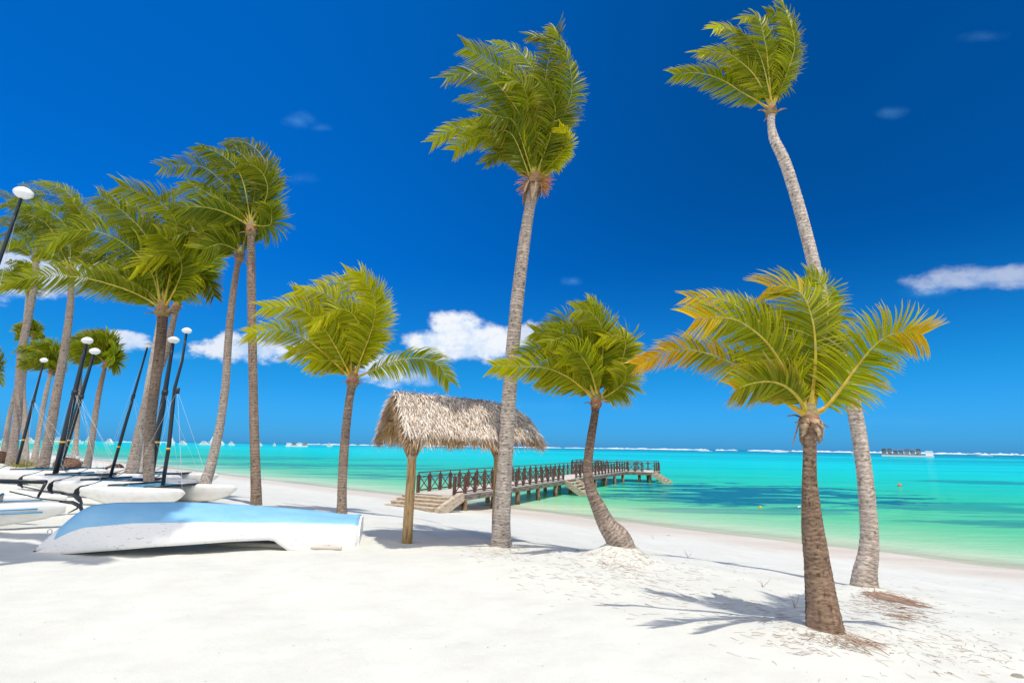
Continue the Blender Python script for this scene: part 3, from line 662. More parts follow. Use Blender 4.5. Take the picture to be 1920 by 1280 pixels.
# palm outside the frame whose crown shades the boat and the sand at lower left
def offpalm():
    top = Vector((-6.3, 6.9, 13.0)); foot = Vector((-10.2, 3.6, 0)); foot.z = hz(foot.x, foot.y)
    root = thing('coconut_palm', foot, 'leaning coconut palm outside the left of the frame that shades the upturned boat', 'palm tree')
    mb = MB(); S = cr([tuple(foot-Vector((0, 0, .1)))+(.2,), (-9.3, 4.6, 4.5, .13), (-7.4, 6.0, 9.5, .12), tuple(top)+(.1,)], 80)
    mb.tube([q[:3] for q in S], [q[3] for q in S], 14, 0, True, GREY); mb.build('trunk', M['trunk'], root, foot, True)
    for i in range(34):
        a = random.uniform(0, 6.28); rr = random.uniform(1.0, 2.3); d = Vector((math.cos(a), math.sin(a)*.6, 0))
        P = [top, top+d*rr*.4+Vector((-.1, 0, .7)), top+d*rr*.9+WIND*.7+Vector((0, 0, 1.0)), top+d*rr*1.1+WIND*1.6+Vector((0, 0, .8))]
        frond(root, foot, P, LL=.9, n=44, wid=.075, wind=1.2)
offpalm()
# ------------------------------------------------------------------ thatched shelter
def shelter():
    PH = R(31); d = Vector((math.cos(PH), math.sin(PH), 0)); p = Vector((-math.sin(PH), math.cos(PH), 0))
    gl = ground(763, 1018); post1 = Vector((gl.x, gl.y, 0))
    G = post1-d*.42; LEN = 3.16; Wd = .93; ZE, ZR = 2.19, 3.10
    root = thing('thatched_shelter', (gl.x, gl.y, gl.z), 'thatched gable shelter on two timber posts beside the central tall palm', 'shelter'); b = root.location.copy()
    def sp(a, q, z): return G+d*a+p*q+Vector((0, 0, z))
    def roofp(a, v, sd):     # v 0 ridge .. 1 eave ; sd -1 front, 1 back
        u = a/LEN
        zr = ZR-.10*u-.20*max(0, (u-.72)/.28)**2; ze = ZE-.02*u+.02*math.sin(a*2.3)
        q = Wd*(v**.92)*(1-.10*max(0, (u-.8)/.2)**2); z = zr+(ze-zr)*(v**1.12)
        return sp(a, sd*q, z)
    # solid underlay
    mb = MB(); na, nv = 16, 7
    for sd in (-1, 1):
        vs = []; 
        for off in (0.0, -.07):
            for i in range(na+1):
                for j in range(nv+1): vs.append(roofp(LEN*i/na, .96*j/nv, sd)+Vector((0, 0, off-.02)))
        N1 = (na+1)*(nv+1); fs = []
        for i in range(na):
            for j in range(nv):
                a0 = i*(nv+1)+j; fs.append((a0, a0+1, a0+nv+2, a0+nv+1)); fs.append((N1+a0, N1+a0+nv+1, N1+a0+nv+2, N1+a0+1))
        for i in range(na): a0 = i*(nv+1)+nv; fs.append((a0, a0+nv+1, N1+a0+nv+1, N1+a0))
        for j in range(nv):
            fs.append((j, j+1, N1+j+1, N1+j)); a0 = na*(nv+1)+j; fs.append((a0, a0+1, N1+a0+1, N1+a0))
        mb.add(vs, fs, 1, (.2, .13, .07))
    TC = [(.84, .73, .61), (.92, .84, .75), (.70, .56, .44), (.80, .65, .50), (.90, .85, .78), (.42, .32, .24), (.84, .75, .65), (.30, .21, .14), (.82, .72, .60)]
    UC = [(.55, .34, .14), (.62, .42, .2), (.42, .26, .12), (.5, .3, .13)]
    def strand(p0, dr, l, w_, cols, nrm, lift=.25):
        c = random.choice(cols); k = random.uniform(.75, 1.15); c = tuple(q*k for q in c)
        wv = nrm.cross(dr).normalized(); wv = (wv+nrm*random.uniform(-.6, .6)).normalized()*w_/2
        a = p0; bq = p0+dr*l*.5+nrm*l*.10*lift*4*random.random(); e = bq+(dr+Vector((0, 0, -.25))+nrm*random.uniform(-.3, .35)).normalized()*l*.5
        mb.add([a-wv*.8, a+wv*.8, bq-wv, bq+wv, e-wv*.15, e+wv*.15], [(0, 1, 3, 2), (2, 3, 5, 4)], 0, [tuple(q*.8 for q in c)]*2+[c]*4)
    for sd in (-1, 1):
        cnt = 13000 if sd < 0 else 6000
        for _ in range(cnt):
            v = random.random()**.85*.98; a = random.uniform(-.06, LEN)
            p0 = roofp(a, max(0, v-.02), sd); p1 = roofp(a, min(1, v+.06), sd); dr = (p1-p0).normalized()
            nrm = (d.cross(dr)); nrm = nrm if nrm.z > 0 else -nrm; nrm.normalize()
            dr = (dr+d*random.gauss(-.12, .34)+nrm*random.uniform(0, .22)).normalized()
            strand(p0+nrm*random.uniform(.0, .05), dr, random.uniform(.12, .30), random.uniform(.009, .020), TC, nrm, .45)
        for _ in range(1500):      # eave fringe
            a = random.uniform(-.1, LEN+.05); p0 = roofp(max(0, a), random.uniform(.86, 1.0), sd)+Vector((0, 0, random.uniform(-.07, .02)))
            dr = (p*sd*random.uniform(.05, .8)+Vector((0, 0, -1))+d*random.gauss(0, .25)).normalized()
            strand(p0, dr, random.uniform(.10, .26)*(1+.4*math.sin(a*4.3)), random.uniform(.010, .020), TC[:4]+UC, p*sd)
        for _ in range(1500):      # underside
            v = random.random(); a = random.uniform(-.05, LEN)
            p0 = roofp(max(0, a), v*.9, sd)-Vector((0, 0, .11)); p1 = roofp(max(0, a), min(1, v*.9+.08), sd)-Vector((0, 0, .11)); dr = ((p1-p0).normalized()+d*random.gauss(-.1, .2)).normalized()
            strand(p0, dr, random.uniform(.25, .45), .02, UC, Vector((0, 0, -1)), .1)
        for _ in range(2600):      # gable edge, left end flares outwards
            v = random.random(); p0 = roofp(0, v*.98, sd)+Vector((0, 0, random.uniform(-.10, .03)))+d*random.uniform(0, .12)
            p1 = roofp(0, min(1, v+.1), sd); dr = ((p1-roofp(0, v*.97, sd)).normalized()-d*random.uniform(.2, .95)+Vector((0, 0, random.uniform(-.2, .05)))).normalized()
            strand(p0, dr, random.uniform(.18, .42), random.uniform(.012, .024), TC[:3]+UC, (-d+Vector((0, 0, .3))).normalized(), .1)
        for _ in range(2300):      # right end rounded hip
            v = random.random(); p0 = roofp(LEN-.05, v*.95, sd)+Vector((0, 0, random.uniform(-.08, .03)))
            p1 = roofp(LEN-.05, min(1, v+.1), sd); dr = ((p1-roofp(LEN-.05, v*.97, sd)).normalized()*.8+d*random.uniform(.1, 1.0)+Vector((0, 0, random.uniform(-.8, 0)))).normalized()
            strand(p0, dr, random.uniform(.22, .46), random.uniform(.012, .024), TC, (d+Vector((0, 0, .5))).normalized(), .1)
    for _ in range(700):           # ridge cap
        a = random.uniform(-.05, LEN); sd = random.choice((-1, 1)); p0 = roofp(max(0, a), 0, 1)+Vector((0, 0, random.uniform(0, .05)))
        dr = (p*sd*random.uniform(.4, 1)+Vector((0, 0, random.uniform(-.5, .25)))+d*random.gauss(-.4, .5)).normalized()
        strand(p0, dr, random.uniform(.12, .30), random.uniform(.012, .022), TC[:4]+[(.3, .22, .16)], Vector((0, 0, 1)))
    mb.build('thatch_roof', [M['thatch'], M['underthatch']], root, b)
    for k, (a, zt) in enumerate(((.42, 2.28), (2.58, 2.25))):
        m2_ = MB(); q = post1+d*(a-.42); z0 = hz(q.x, q.y)
        m2_.tube([q+Vector((0, 0, z0-.2)), q+Vector((.0, 0, z0+.6)), q+Vector((.01, 0, 1.3)), q+Vector((0, 0, 1.9)), q+Vector((0, 0, zt))], [.112, .105, .098, .095, .085], 16)
        po = m2_.build('post', M['post'], root, b, True)
        for sd in (-1, 1):
            m3 = MB(); m3.tube([q+p*sd*.07+Vector((0, 0, 1.78)), q+p*sd*.2+Vector((0, 0, 2.05)), q+p*sd*.42+Vector((0, 0, 2.38))], [.06, .055, .045], 8)
            m3.build('brace', M['rough_wood'], root, b, True)
            m3 = MB(); m3.tube([q+d*sd*.06+Vector((0, 0, 1.75)), q+d*sd*.25+Vector((0, 0, 2.1)), q+d*sd*.36+Vector((0, 0, 2.4))], [.055, .05, .04], 8)
            m3.build('brace', M['rough_wood'], root, b, True)
        m3 = MB(); m3.tube([q-p*.62+Vector((0, 0, 2.42)), q+p*.62+Vector((0, 0, 2.40))], [.05, .045], 8); m3.build('cross_beam', M['rough_wood'], root, b, True)
        m3 = MB(); m3.tube([q+Vector((0, 0, 2.2)), q+Vector((0, 0, 2.95))], [.05, .045], 8); m3.build('king_post', M['rough_wood'], root, b, True)
        m3 = MB(); m3.tube([q+Vector((0, 0, 1.70)), q+Vector((0, 0, 1.80))], [.105, .105], 14); m3.build('rope_binding', M['twigr'], root, b)
    for sd in (-1, 1):
        m3 = MB(); m3.tube([sp(-.02, sd*.5, 2.48), sp(LEN-.1, sd*.5, 2.40)], .045, 8); m3.build('side_beam', M['rough_wood'], root, b, True)
    m3 = MB(); m3.tube([sp(.05, 0, 2.95), sp(LEN-.15, 0, 2.80)], .05, 8); m3.build('ridge_beam', M['rough_wood'], root, b, True)
M['twigr'] = mat('rope', (.5, .36, .25), .9, .05, bump=((8, 8, 90), .8, .02))
shelter()
# ------------------------------------------------------------------ upturned boat
def rowboat():
    A = ground(66, 1033); B = ground(672, 1024); nv = Vector((.29, -.957, 0))
    C1 = B-nv*.62; ax = Vector((C1.x-A.x, C1.y-A.y, 0)); L = ax.length; ax.normalize(); pn = Vector((ax.y, -ax.x, 0))
    base = Vector(((A.x+C1.x)/2, (A.y+C1.y)/2, 0)); base.z = hz(base.x, base.y)
    root = thing('rowing_boat', base, 'upturned rowing boat with sky-blue bottom and scuffed white sides lying on sand', 'boat')
    def W3(u, a, z): return Vector((A.x, A.y, 0))+ax*(L*u)+pn*a+Vector((0, 0, zb+z))
    zb = base.z
    n = 64; K = 11; top = []; 
    def sec(u):
        # bow at u=0. returns profile from near gunwale over the keel to far gunwale
        e = min(1, u/.50); wg = .64*(math.sin(e*math.pi/2)**.85)*(1-.05*max(0, (u-.7)/.3))+.012
        kz = np.interp(u*1.22 if u < .2 else u+.044, [0, .035, .075, .11, .145, .18, .25, .45, .65, .85, 1.0], [.03, .23, .43, .62, .755, .81, .84, .84, .77, .66, .55])
        cz = np.interp(u, [0, .035, .075, .11, .15, .3, .5, .75, 1.0], [.03, .17, .31, .41, .49, .57, .575, .53, .45])
        rz = np.interp(u, [0, .1, .3, .5, .75, 1.0], [.02, .14, .30, .36, .33, .25])
        gz = np.interp(u, [0, .10, .22, .38, .6, .70, .73, .785, .80, 1.0], [.0, .02, .09, .17, .23, .24, .24, .02, .0, .0])
        wc = wg*.80; wr = wg*.965
        return wg, wc, wr, kz, cz, rz, gz
    vs = []; 
    us = [i/n for i in range(n+1)]
    for u in us:
        wg, wc, wr, kz, cz, rz, gz = sec(u);         pr = [(wg, gz), (wg*1.012, gz+.05), (wr*1.02, rz-.005), (wr, rz+.012), (wc*1.03, cz-.02), (wc, cz), (wc*.55, cz+(kz-cz)*.72), (0.03, kz-.005), (0, kz+.015)]
        pr = pr+[(-a, z) for a, z in pr[-2::-1]]
        for a, z in pr: vs.append(W3(u, a, z))
    m_ = len(pr); fs = []; mi = []
    def q(i, k): return i*m_+k
    mb = MB(); f0 = []; f1 = []
    for i in range(n):
        for k in range(m_-1):
            f = (q(i, k), q(i, k+1), q(i+1, k+1), q(i+1, k))
            (f1 if 4 <= k <= m_-6 and i >= 4 else f0).append(f)
    mb.add(vs, f0+f1, 0); mb.mi = [0]*len(f0)+[1]*len(f1)
    hull = mb.build('hull', [M['white'], M['blue']], root, base)
    for pl in hull.data.polygons: pl.use_smooth = True
    md = hull.modifiers.new('solid', 'SOLIDIFY'); md.thickness = .03; md.offset = -1
    me = MB(); ring = vs[n*m_:(n+1)*m_]; c = len(ring); cc = W3(1, 0, .25)
    sh = [cc+(v-cc)*.985-ax*.01 for v in ring]; sh2 = [v+ax*.055 for v in sh]
    fs = [tuple(range(c)), tuple(range(2*c-1, c-1, -1))]+[(k, (k+1) % c, c+(k+1) % c, c+k) for k in range(c)]
    me.add(sh+sh2, fs, 0); me.build('transom', M['white'], root, base)
    for sd in (-1, 1):
        rb = MB(); rb.tube([W3(u, sd*(sec(u)[2]*1.02+.004), sec(u)[5]) for u in us[2:]], .022, 6); rb.build('rub_strake', M['white'], root, base, True)
    kb = MB(); kb.tube([W3(u, 0, sec(u)[3]+.02) for u in us[7:]], .018, 6); kb.build('keel', M['blue'], root, base, True)
    rg = MB(); c0 = Vector(at(95, 996, A.y+.1))
    rg.tube([c0+Vector((.045*math.cos(a), -.02, .045*math.sin(a))) for a in np.linspace(0, 6.28, 13)], .008, 5); rg.build('bow_ring', M['wire'], root, base, True)
    th = MB()
    for u in (.42, .68): th.box(W3(u, 0, .30), (.24, 1.0, .03), 0, Matrix.Rotation(math.atan2(ax.y, ax.x), 3, 'Z'))
    th.build('thwart', M['inner'], root, base)
    a = ground(385, 1026); b_ = ground(640, 1031)
    pm = MB(); A = a+Vector((0, .15, .05)); B = b_+Vector((0, 0, .03)); pm.tube([A, A.lerp(B, .5), B], [.045, .05, .03], 10)
    tag(pm.build('wooden_pole', M['bleached'], None, None, True), 'long bleached pole lying on the sand under the upturned boat', 'pole')
M['bleached'] = mat('bleached_pole', (.62, .56, .48), .8, .1)
rowboat()
# ------------------------------------------------------------------ pier
def pier():
    D = Vector((.474, .88, 0)).normalized(); Pp = Vector((-D.y, D.x, 0))
    O = Vector((-2.85, 25.3, 0)); ZD = -.45; WID = 2.35
    base = Vector((O.x, O.y, hz(O.x, O.y)))
    root = thing('wooden_pier', base, 'long wooden pier with dark cross-braced railings running out over turquoise water', 'pier')
    def P(t, l, z): return O+D*t+Pp*l+Vector((0, 0, z))
    RM = Matrix((D, Pp, Vector((0, 0, 1)))).transposed()
    def bx(mb, t0, t1, l0, l1, z0, z1, mi=0): mb.box(P((t0+t1)/2, (l0+l1)/2, (z0+z1)/2), (t1-t0, l1-l0, z1-z0), mi, RM)
    H0, H1, HR, HL = 32.0, 36.5, -2.7, 6.2     # head
    mb = MB()
    t = 0.0
    while t < H0-.01: bx(mb, t, t+.19, -.04, WID+.04, ZD-.05, ZD); t += .2
    t = H0
    while t < H1: bx(mb, t, t+.19, HR, HL, ZD-.05, ZD); t += .2
    mb.build('deck', M['pierdeck'], root, base)
    mb = MB()
    for l in (0, WID): bx(mb, 0, H0, l-.05, l+.05, ZD-.34, ZD-.053)
    bx(mb, H0-.05, H0+.05, HR, -.06, ZD-.34, ZD-.053); bx(mb, H0-.05, H0+.05, WID+.06, HL, ZD-.34, ZD-.053); bx(mb, H1-.05, H1+.05, HR, HL, ZD-.34, ZD-.053)
    for l in (HR, HL): bx(mb, H0+.06, H1-.06, l-.05, l+.05, ZD-.34, ZD-.053)
    mb.build('side_beam', M['pierfascia'], root, base)
    def piling(t, l):
        c = P(t, l, 0); z0 = min(hz(c.x, c.y), SEA)-.4; m_ = MB()
        m_.tube([(c.x, c.y, z0), (c.x, c.y, ZD-.3)], .15, 12); m_.build('piling', M['piling'], root, base, True)
    for k in range(11):
        for l in (.08, WID-.08): piling(1.2+k*3.0, l)
    for l in (HR+.2, -1.4, WID+1.6, HL-.2):
        for t in (H0+.3, H1-.3): piling(t, l)
    HT = 1.02
    def post(t, l):
        m_ = MB()
        for o in (-.07, .07): m_.box(P(t+o*(1 if rd == 'D' else 0), l+o*(0 if rd == 'D' else 1), ZD+.45), (.09 if rd == 'D' else .07, .07 if rd == 'D' else .09, .9), 0, RM)
        m_.box(P(t, l, ZD+.96), (.05, .05, .14), 0, RM)
        m_.build('rail_post', M['pierwood'], root, base)
    def panel(A, B):
        m_ = MB(); z = Vector((0, 0, 1)); a = Vector(A); b = Vector(B); e = (b-a).normalized()*.12
        m_.bar(a+z*.12, b+z*.12, .05, .07); m_.bar(a+z*.80, b+z*.80, .05, .06); 
        m_.bar(a+e+z*.15, b-e+z*.77, .03, .045); m_.bar(a+e+z*.77+Vector((.002, .002, 0)), b-e+z*.15+Vector((.002, .002, 0)), .034, .045)
        m_.bar(a+z*1.03, b+z*1.03, .09, .05)
        m_.build('rail_panel', M['pierwood'], root, base)
    rd = 'D'
    def run(t0, t1, l0, l1, n):
        nonlocal rd
        rd = 'D' if abs(t1-t0) > abs(l1-l0) else 'L'
        for i in range(n+1):
            f = i/n; post(t0+(t1-t0)*f, l0+(l1-l0)*f)
            if i < n:
                f2 = (i+1)/n; panel(P(t0+(t1-t0)*f, l0+(l1-l0)*f, ZD), P(t0+(t1-t0)*f2, l0+(l1-l0)*f2, ZD))
    run(.15, 14.6, .02, .02, 15); run(17.3, H0-.1, .02, .02, 15)
    run(.15, H0-.1, WID-.02, WID-.02, 33)
    run(H0+.05, H0+.05, -.25, HR+.9, 2); run(H0+.05, H0+.05, WID+.3, HL-.1, 3)
    run(H0+.4, H1-.1, HL-.05, HL-.05, 3); run(H1-.05, H1-.05, HL-.4, HR+.1, 7); run(H0+1.9, H1-.4, HR+.05, HR+.05, 2)
    # landward stairs
    NS_ = 4; g0 = hz(P(-1.6, 1, 0).x, P(-1.6, 1, 0).y)
    st = MB(); rise = (ZD-g0)/(NS_+.6)
    for i in range(NS_):
        zt = ZD-rise*(i+1); bx(st, -.42*(i+1), -.42*i-.002, -.05, WID+.55-.01*i, g0-.3, zt)
        bx(st, -.42*(i+1)-.03, -.42*i-.004, -.05, WID+.56, zt+.002, zt+.045)
    st.build('stairs', M['stone'], root, base)
    for l in (-.22,):
        ck = MB(); A = [P(.35, l, ZD+.10), P(.0, l, ZD+.10), P(-1.75, l, g0+.12), P(-1.75, l, g0-.2), P(-1.2, l, g0-.2), P(.35, l, ZD-.28)]
        B = [q+Pp*-.24 for q in A]; n = len(A); ck.add(A+B, [tuple(range(n)), tuple(range(2*n-1, n-1, -1))]+[(k, (k+1) % n, n+(k+1) % n, n+k) for k in range(n)])
        ck.build('stair_cheek', M['stone'], root, base)
    # side stairs to the water
    for (t0, t1, l0, sg, nm) in ((14.7, 17.2, 0, -1, 'a'),):
        st = MB()
        for i in range(6):
            zt = ZD-.03-.19*(i+1); bx(st, t0+.12, t1-.12, -.32*(i+1), -.32*i-.003, zt-.08, zt)
        st.build('stairs', M['stone'], root, base)
        for tt in (t0, t1-.12):
            ck = MB(); A = [P(tt, -.06, ZD+.03), P(tt, -2.0, ZD-1.05), P(tt, -2.0, ZD-1.35), P(tt, -1.6, ZD-1.35), P(tt, -.06, ZD-.45)]
            B = [q+D*.12 for q in A]; n = 5; ck.add(A+B, [tuple(range(n)), tuple(range(2*n-1, n-1, -1))]+[(k, (k+1) % n, n+(k+1) % n, n+k) for k in range(n)])
            ck.build('stair_cheek', M['stone'], root, base)
    st = MB()
    for i in range(5):
        zt = ZD-.03-.19*(i+1); bx(st, H0+.15, H0+1.7, HR-.34*(i+1), HR-.34*i-.003, zt-.08, zt)
    st.build('stairs', M['stone'], root, base)
    for tt in (H0+.02, H0+1.7):
        ck = MB(); A = [P(tt, HR-.06, ZD+.03), P(tt, HR-1.8, ZD-.95), P(tt, HR-1.8, ZD-1.2), P(tt, HR-1.4, ZD-1.2), P(tt, HR-.06, ZD-.4)]
        B = [q+D*.12 for q in A]; n = 5; ck.add(A+B, [tuple(range(n)), tuple(range(2*n-1, n-1, -1))]+[(k, (k+1) % n, n+(k+1) % n, n+k) for k in range(n)])
        ck.build('stair_cheek', M['stone'], root, base)
pier()
# ------------------------------------------------------------------ catamarans
def catamaran(label, stern, bow, mast_base, mast_top, far, Lh=None, float_w=26, stripes=False, boom=None, mr_=.05, lean=0, float_tilt=0.1):
    """stern, bow: near hull end points on the ground (world); far: vector to the second hull"""
    stern = Vector(stern); bow = Vector(bow); ax = (bow-stern); ax.z = 0; L = ax.length; ax.normalize(); sd = Vector(far).normalized(); gap = Vector(far).length
    z0 = hz(stern.x, stern.y)
    base = Vector(((stern.x+bow.x)/2, (stern.y+bow.y)/2, z0)); base += Vector(far)*.5; base.z = hz(base.x, base.y)
    root = thing('beach_catamaran', base, label, 'catamaran', 'beach catamarans drawn up on the sand')
    up = Vector((0, 0, 1))
    def hullm(o):
        mb = MB(); n = 30; K = 12; vs = []
        for i in range(n+1):
            u = i/n
            zt = .60+.07*u-.10*max(0, (u-.93)/.07)**2-.05*max(0, (.06-u)/.06); zb = np.interp(u, [0, .06, .3, .55, .8, .95, 1], [.34, .22, .06, .03, .12, .34, .52])
            hw = .17*np.interp(u, [0, .08, .3, .6, .85, .97, 1], [.72, .9, 1, 1, .72, .28, .08])
            c = Vector((stern.x, stern.y, z0))+ax*L*u+o
            for k in range(K):
                a = 2*math.pi*k/K+math.pi/K; cx, cz = math.cos(a), math.sin(a)
                x = hw*math.copysign(abs(cx)**.6, cx); z = (zt+zb)/2+(zt-zb)/2*math.copysign(abs(cz)**(.55 if cz > 0 else .95), cz)
                if cz < 0: x *= .55+.45*(1+cz)
                vs.append(c+Vector((-ax.y, ax.x, 0))*x+up*z)
        fs = [(i*K+k, i*K+(k+1) % K, (i+1)*K+(k+1) % K, (i+1)*K+k) for i in range(n) for k in range(K)]
        fs += [tuple(range(K)), tuple(n*K+k for k in range(K-1, -1, -1))]
        mb.add(vs, fs)
        h = mb.build('hull', M['gel'], root, base, True)
        # rudder: black swept blade kicked up behind the stern
        rb = MB(); S_ = Vector((stern.x, stern.y, z0))+o-ax*.02+up*.50
        rb.tube([S_+ax*.16+up*.09, S_-ax*.08+up*.06, S_-ax*.24-up*.04, S_-ax*.30-up*.18, S_-ax*.22-up*.32, S_-ax*.06-up*.42], [.05, .085, .10, .095, .07, .03], 8, squash=.35)
        rb.build('rudder', M['rubber'], root, base, True)
        tb = MB(); tb.tube([S_+up*.08, S_+ax*.5+up*.18, S_+ax*1.05+sd*.1*(1 if o.length < .1 else -1)+up*.36], .014, 6); tb.build('tiller', M['black'], root, base, True)
        ht = MB(); hc = Vector((stern.x, stern.y, z0))+o+ax*L*.42+up*.655; ht.tube([hc, hc+up*.015], .05, 10); ht.build('hatch', M['rubber'], h, base, True); 
        if stripes:
            for zz, u0, u1 in ((.46, .10, .6), (.38, .08, .62)):
                sb = MB(); pts = [Vector((stern.x, stern.y, z0))+ax*L*u+o-sd*(.174*np.interp(u, [0, .08, .3, .6, .85], [.72, .9, 1, 1, .72]))+up*(zz+.03*math.sin(u*3)) for u in np.linspace(u0, u1, 12)]
                sb.tube(pts, .016, 6, squash=.9); sb.build('stripe', M['stripe'], h, base, True)
        return h
    hullm(Vector((0, 0, 0))); hullm(Vector(far))
    o = Vector((stern.x, stern.y, z0))
    for u in (.26, .62):
        cb = MB(); cb.tube([o+ax*L*u+up*.63-sd*.02, o+ax*L*u+up*.63+sd*(gap+.02)], .04, 10); cb.build('crossbeam', M['black'], root, base, True)
    tr = MB(); a0 = o+ax*L*.275+up*.62+sd*.14; a1 = o+ax*L*.605+up*.62+sd*.12; q0 = a0+sd*(gap-.24); q1 = a1+sd*(gap-.24)
    vs = [a0, a1, q1, q0]; tr.add(vs+[v-up*.02 for v in vs], [(0, 1, 2, 3), (7, 6, 5, 4), (0, 4, 5, 1), (1, 5, 6, 2), (2, 6, 7, 3), (3, 7, 4, 0)]); tr.build('trampoline', M['tramp'], root, base)
    mbs, mt = Vector(mast_base), Vector(mast_top)
    mm = MB(); pts = [mbs.lerp(mt, f) for f in (0, .25, .5, .62, .8, 1)]
    if lean: pts[2] += ax*lean*.7; pts[3] += ax*lean
    mm.tube(pts, [mr_, mr_*1.1, mr_*1.05, mr_*.9, mr_*.75, mr_*.6], 10); mast = mm.build('mast', M['black'], root, base, True)
    td = (mt-mbs).normalized()
    fm = MB(); rr = float_w*mpp(mt)/2; r_ = Vector((1, 0, -float_tilt)).normalized(); K = 14
    prof = [(-1, .05), (-.92, .35), (-.7, .62), (-.35, .88), (0, 1), (.35, .92), (.7, .66), (.92, .36), (1, .05)]
    fm.tube([mt+td*rr*.25+r_*rr*a for a, b in prof], [rr*.62*b for a, b in prof], K); fm.build('mast_float', M['float'], mast, base, True)
    bd = MB(); bd.tube([mbs.lerp(mt, .222), mbs.lerp(mt, .234)], mr_*1.12, 10); bd.build('mast_band', M['band'], mast, base, True)
    fo = MB(); h_ = mbs.lerp(mt, .60); fo.tube([h_-td*.1, h_+td*.1], mr_*1.15, 10); fo.build('hound_fitting', M['rubber'], mast, base, True)
    for q in (o+ax*L*.45+up*.62, o+sd*gap+ax*L*.45+up*.62, o+ax*L*.97+sd*gap*.5+up*.7, o+ax*L*.97+up*.64):
        sw = MB(); sw.tube([h_, q], .0035, 5); sw.build('shroud', M['wire'], root, base)
    sw = MB(); sw.tube([mt-td*.2, mt.lerp(mbs, .72)-ax*.35], .004, 5); sw.build('halyard', M['wire'], root, base)
    if boom:
        bm = MB(); bm.tube([boom[0], boom[1]], .05, 10); bm.build('boom', M['black'], root, base, True)
        e = Vector(boom[1]); lg = MB(); lg.tube([e+Vector((0, 0, -.02)), at(71, 932, e.y-.05)], [.035, .03], 8); lg.build('tiller_arm', M['black'], root, base, True)
    return root
def GX(px, py):
    q = ground(px, py); return q
s1 = at(122, 960, 12.2)
catamaran('nearest beached catamaran at the left edge with two blue stripes on its white hull', (s1.x, 12.2, 0), (s1.x-3.7, 9.0, 0), at(-150, 905, 11.4), at(42, 366, 11.4), (-1.5, 1.7, 0), float_w=38, stripes=True, mr_=.055, float_tilt=.25,
          boom=(at(-120, 899, 12.6), at(86, 903, 12.3)))
def cat2(label, px, Y, px2, Y2, mb_, mt_, **k):
    a_ = at(px, 900, Y); b_ = at(px2, 900, Y2)
    v = (b_-a_); v.z = 0; v = v.normalized()*min(4.5, v.length); sd = Vector((-v.y, v.x, 0)).normalized()*1.75
    catamaran(label, (a_.x, a_.y, 0), (a_.x+v.x, a_.y+v.y, 0), at(*mb_), at(*mt_), sd, **k)
cat2('beached catamaran nearest the upturned boat, its mast the rightmost of all', 160, 16.2, 362, 14.6, (305, 910, 16.0), (350, 622, 16.0), float_w=19, mr_=.055, lean=-.15)
cat2('beached catamaran second from the upturned boat with a thin black leaning mast', 108, 18.2, 300, 16.9, (206, 896, 18.4), (277, 649, 18.4), float_w=15, mr_=.05)
cat2('beached catamaran whose thick mast rises behind the palm with the long frond', 200, 21.6, 340, 20.4, (284, 888, 21.8), (325, 640, 21.8), float_w=22, mr_=.11)
cat2('beached catamaran left of the leaning grey palm with the taller of two crossing masts', 48, 20.4, 190, 19.2, (104, 887, 20.6), (163, 641, 20.6), float_w=22, mr_=.10)
cat2('beached catamaran behind with the shorter of the two crossing black masts', 50, 24.4, 180, 23.2, (112, 876, 24.8), (177, 661, 24.8), float_w=21, mr_=.10)
cat2('farthest left beached catamaran with a slim mast between the leftmost palms', -20, 23.0, 130, 21.9, (32, 870, 23.4), (82, 677, 23.4), float_w=15, mr_=.06)
# ------------------------------------------------------------------ brown thatched bundles, shrub, cloth
def bundle(px, py, w_, h_, label, tilt):
    q = ground(px, py); r = w_/2*mpp(q); h = h_*mpp(q); mb = MB()
    Rm = Matrix.Rotation(R(tilt), 3, 'Y'); K = 16
    prof = [(-1, .55), (-.9, .85), (-.5, 1), (0, 1), (.5, .95), (.85, .75), (1, .3)]
    c = q+Vector((0, 0, h*.48)); ax = Rm @ Vector((1, 0, 0))
    mb.tube([c+ax*r*a for a, b in prof], [h*.5*b for a, b in prof], K, 0, True, (.16, .09, .06))
    for _ in range(1500):
        a = random.uniform(-1, 1); th = random.uniform(0, 6.28); rr = h*.5*np.interp(a, [p[0] for p in prof], [p[1] for p in prof])
        n = Vector((0, math.cos(th), math.sin(th))); n = Rm @ n; p0 = c+ax*r*a+n*rr
        d = (ax*random.uniform(-1, .2)+n*random.uniform(.05, .5)+Vector((0, 0, -.3))).normalized(); l = random.uniform(.1, .25); wv = d.cross(n).normalized()*.01
        col = random.choice([(.26, .15, .10), (.34, .21, .14), (.2, .11, .08), (.42, .28, .2)])
        mb.add([p0-wv, p0+wv, p0+d*l], [(0, 1, 2)], 0, col)
    tag(mb.build('thatch_bundle', M['thatch'], None), label, 'thatch bundle', 'brown thatched parasol tops lying on the beach')
bundle(128, 884, 48, 25, 'brown shaggy thatch bundle lying behind the two crossing masts', 8)
bundle(207, 900, 40, 28, 'brown tipped thatch bundle beside the leaning grey palm', -25)
bundle(-2, 868, 30, 22, 'dark brown thatch bundle at the far left edge of the beach', 5)
def shrub():
    q = ground(42, 876); mb = MB()
    for _ in range(900):
        o = Vector((random.gauss(0, .45), random.gauss(0, .3), abs(random.gauss(0, .22)))); d = Vector((random.gauss(0, 1), random.gauss(0, 1), random.uniform(.2, 1.4))).normalized()
        wv = d.cross(Vector((random.random(), random.random(), random.random()))).normalized()*.02
        p0 = q+o; mb.add([p0-wv, p0+wv, p0+d*.16], [(0, 1, 2)], 0, random.choice([(.30, .26, .05), (.38, .30, .07), (.2, .2, .04)]))
    tag(mb.build('beach_shrub', M['shrub'], None), 'low yellowish shrub at the foot of the left palms behind the hulls', 'shrub')
shrub()
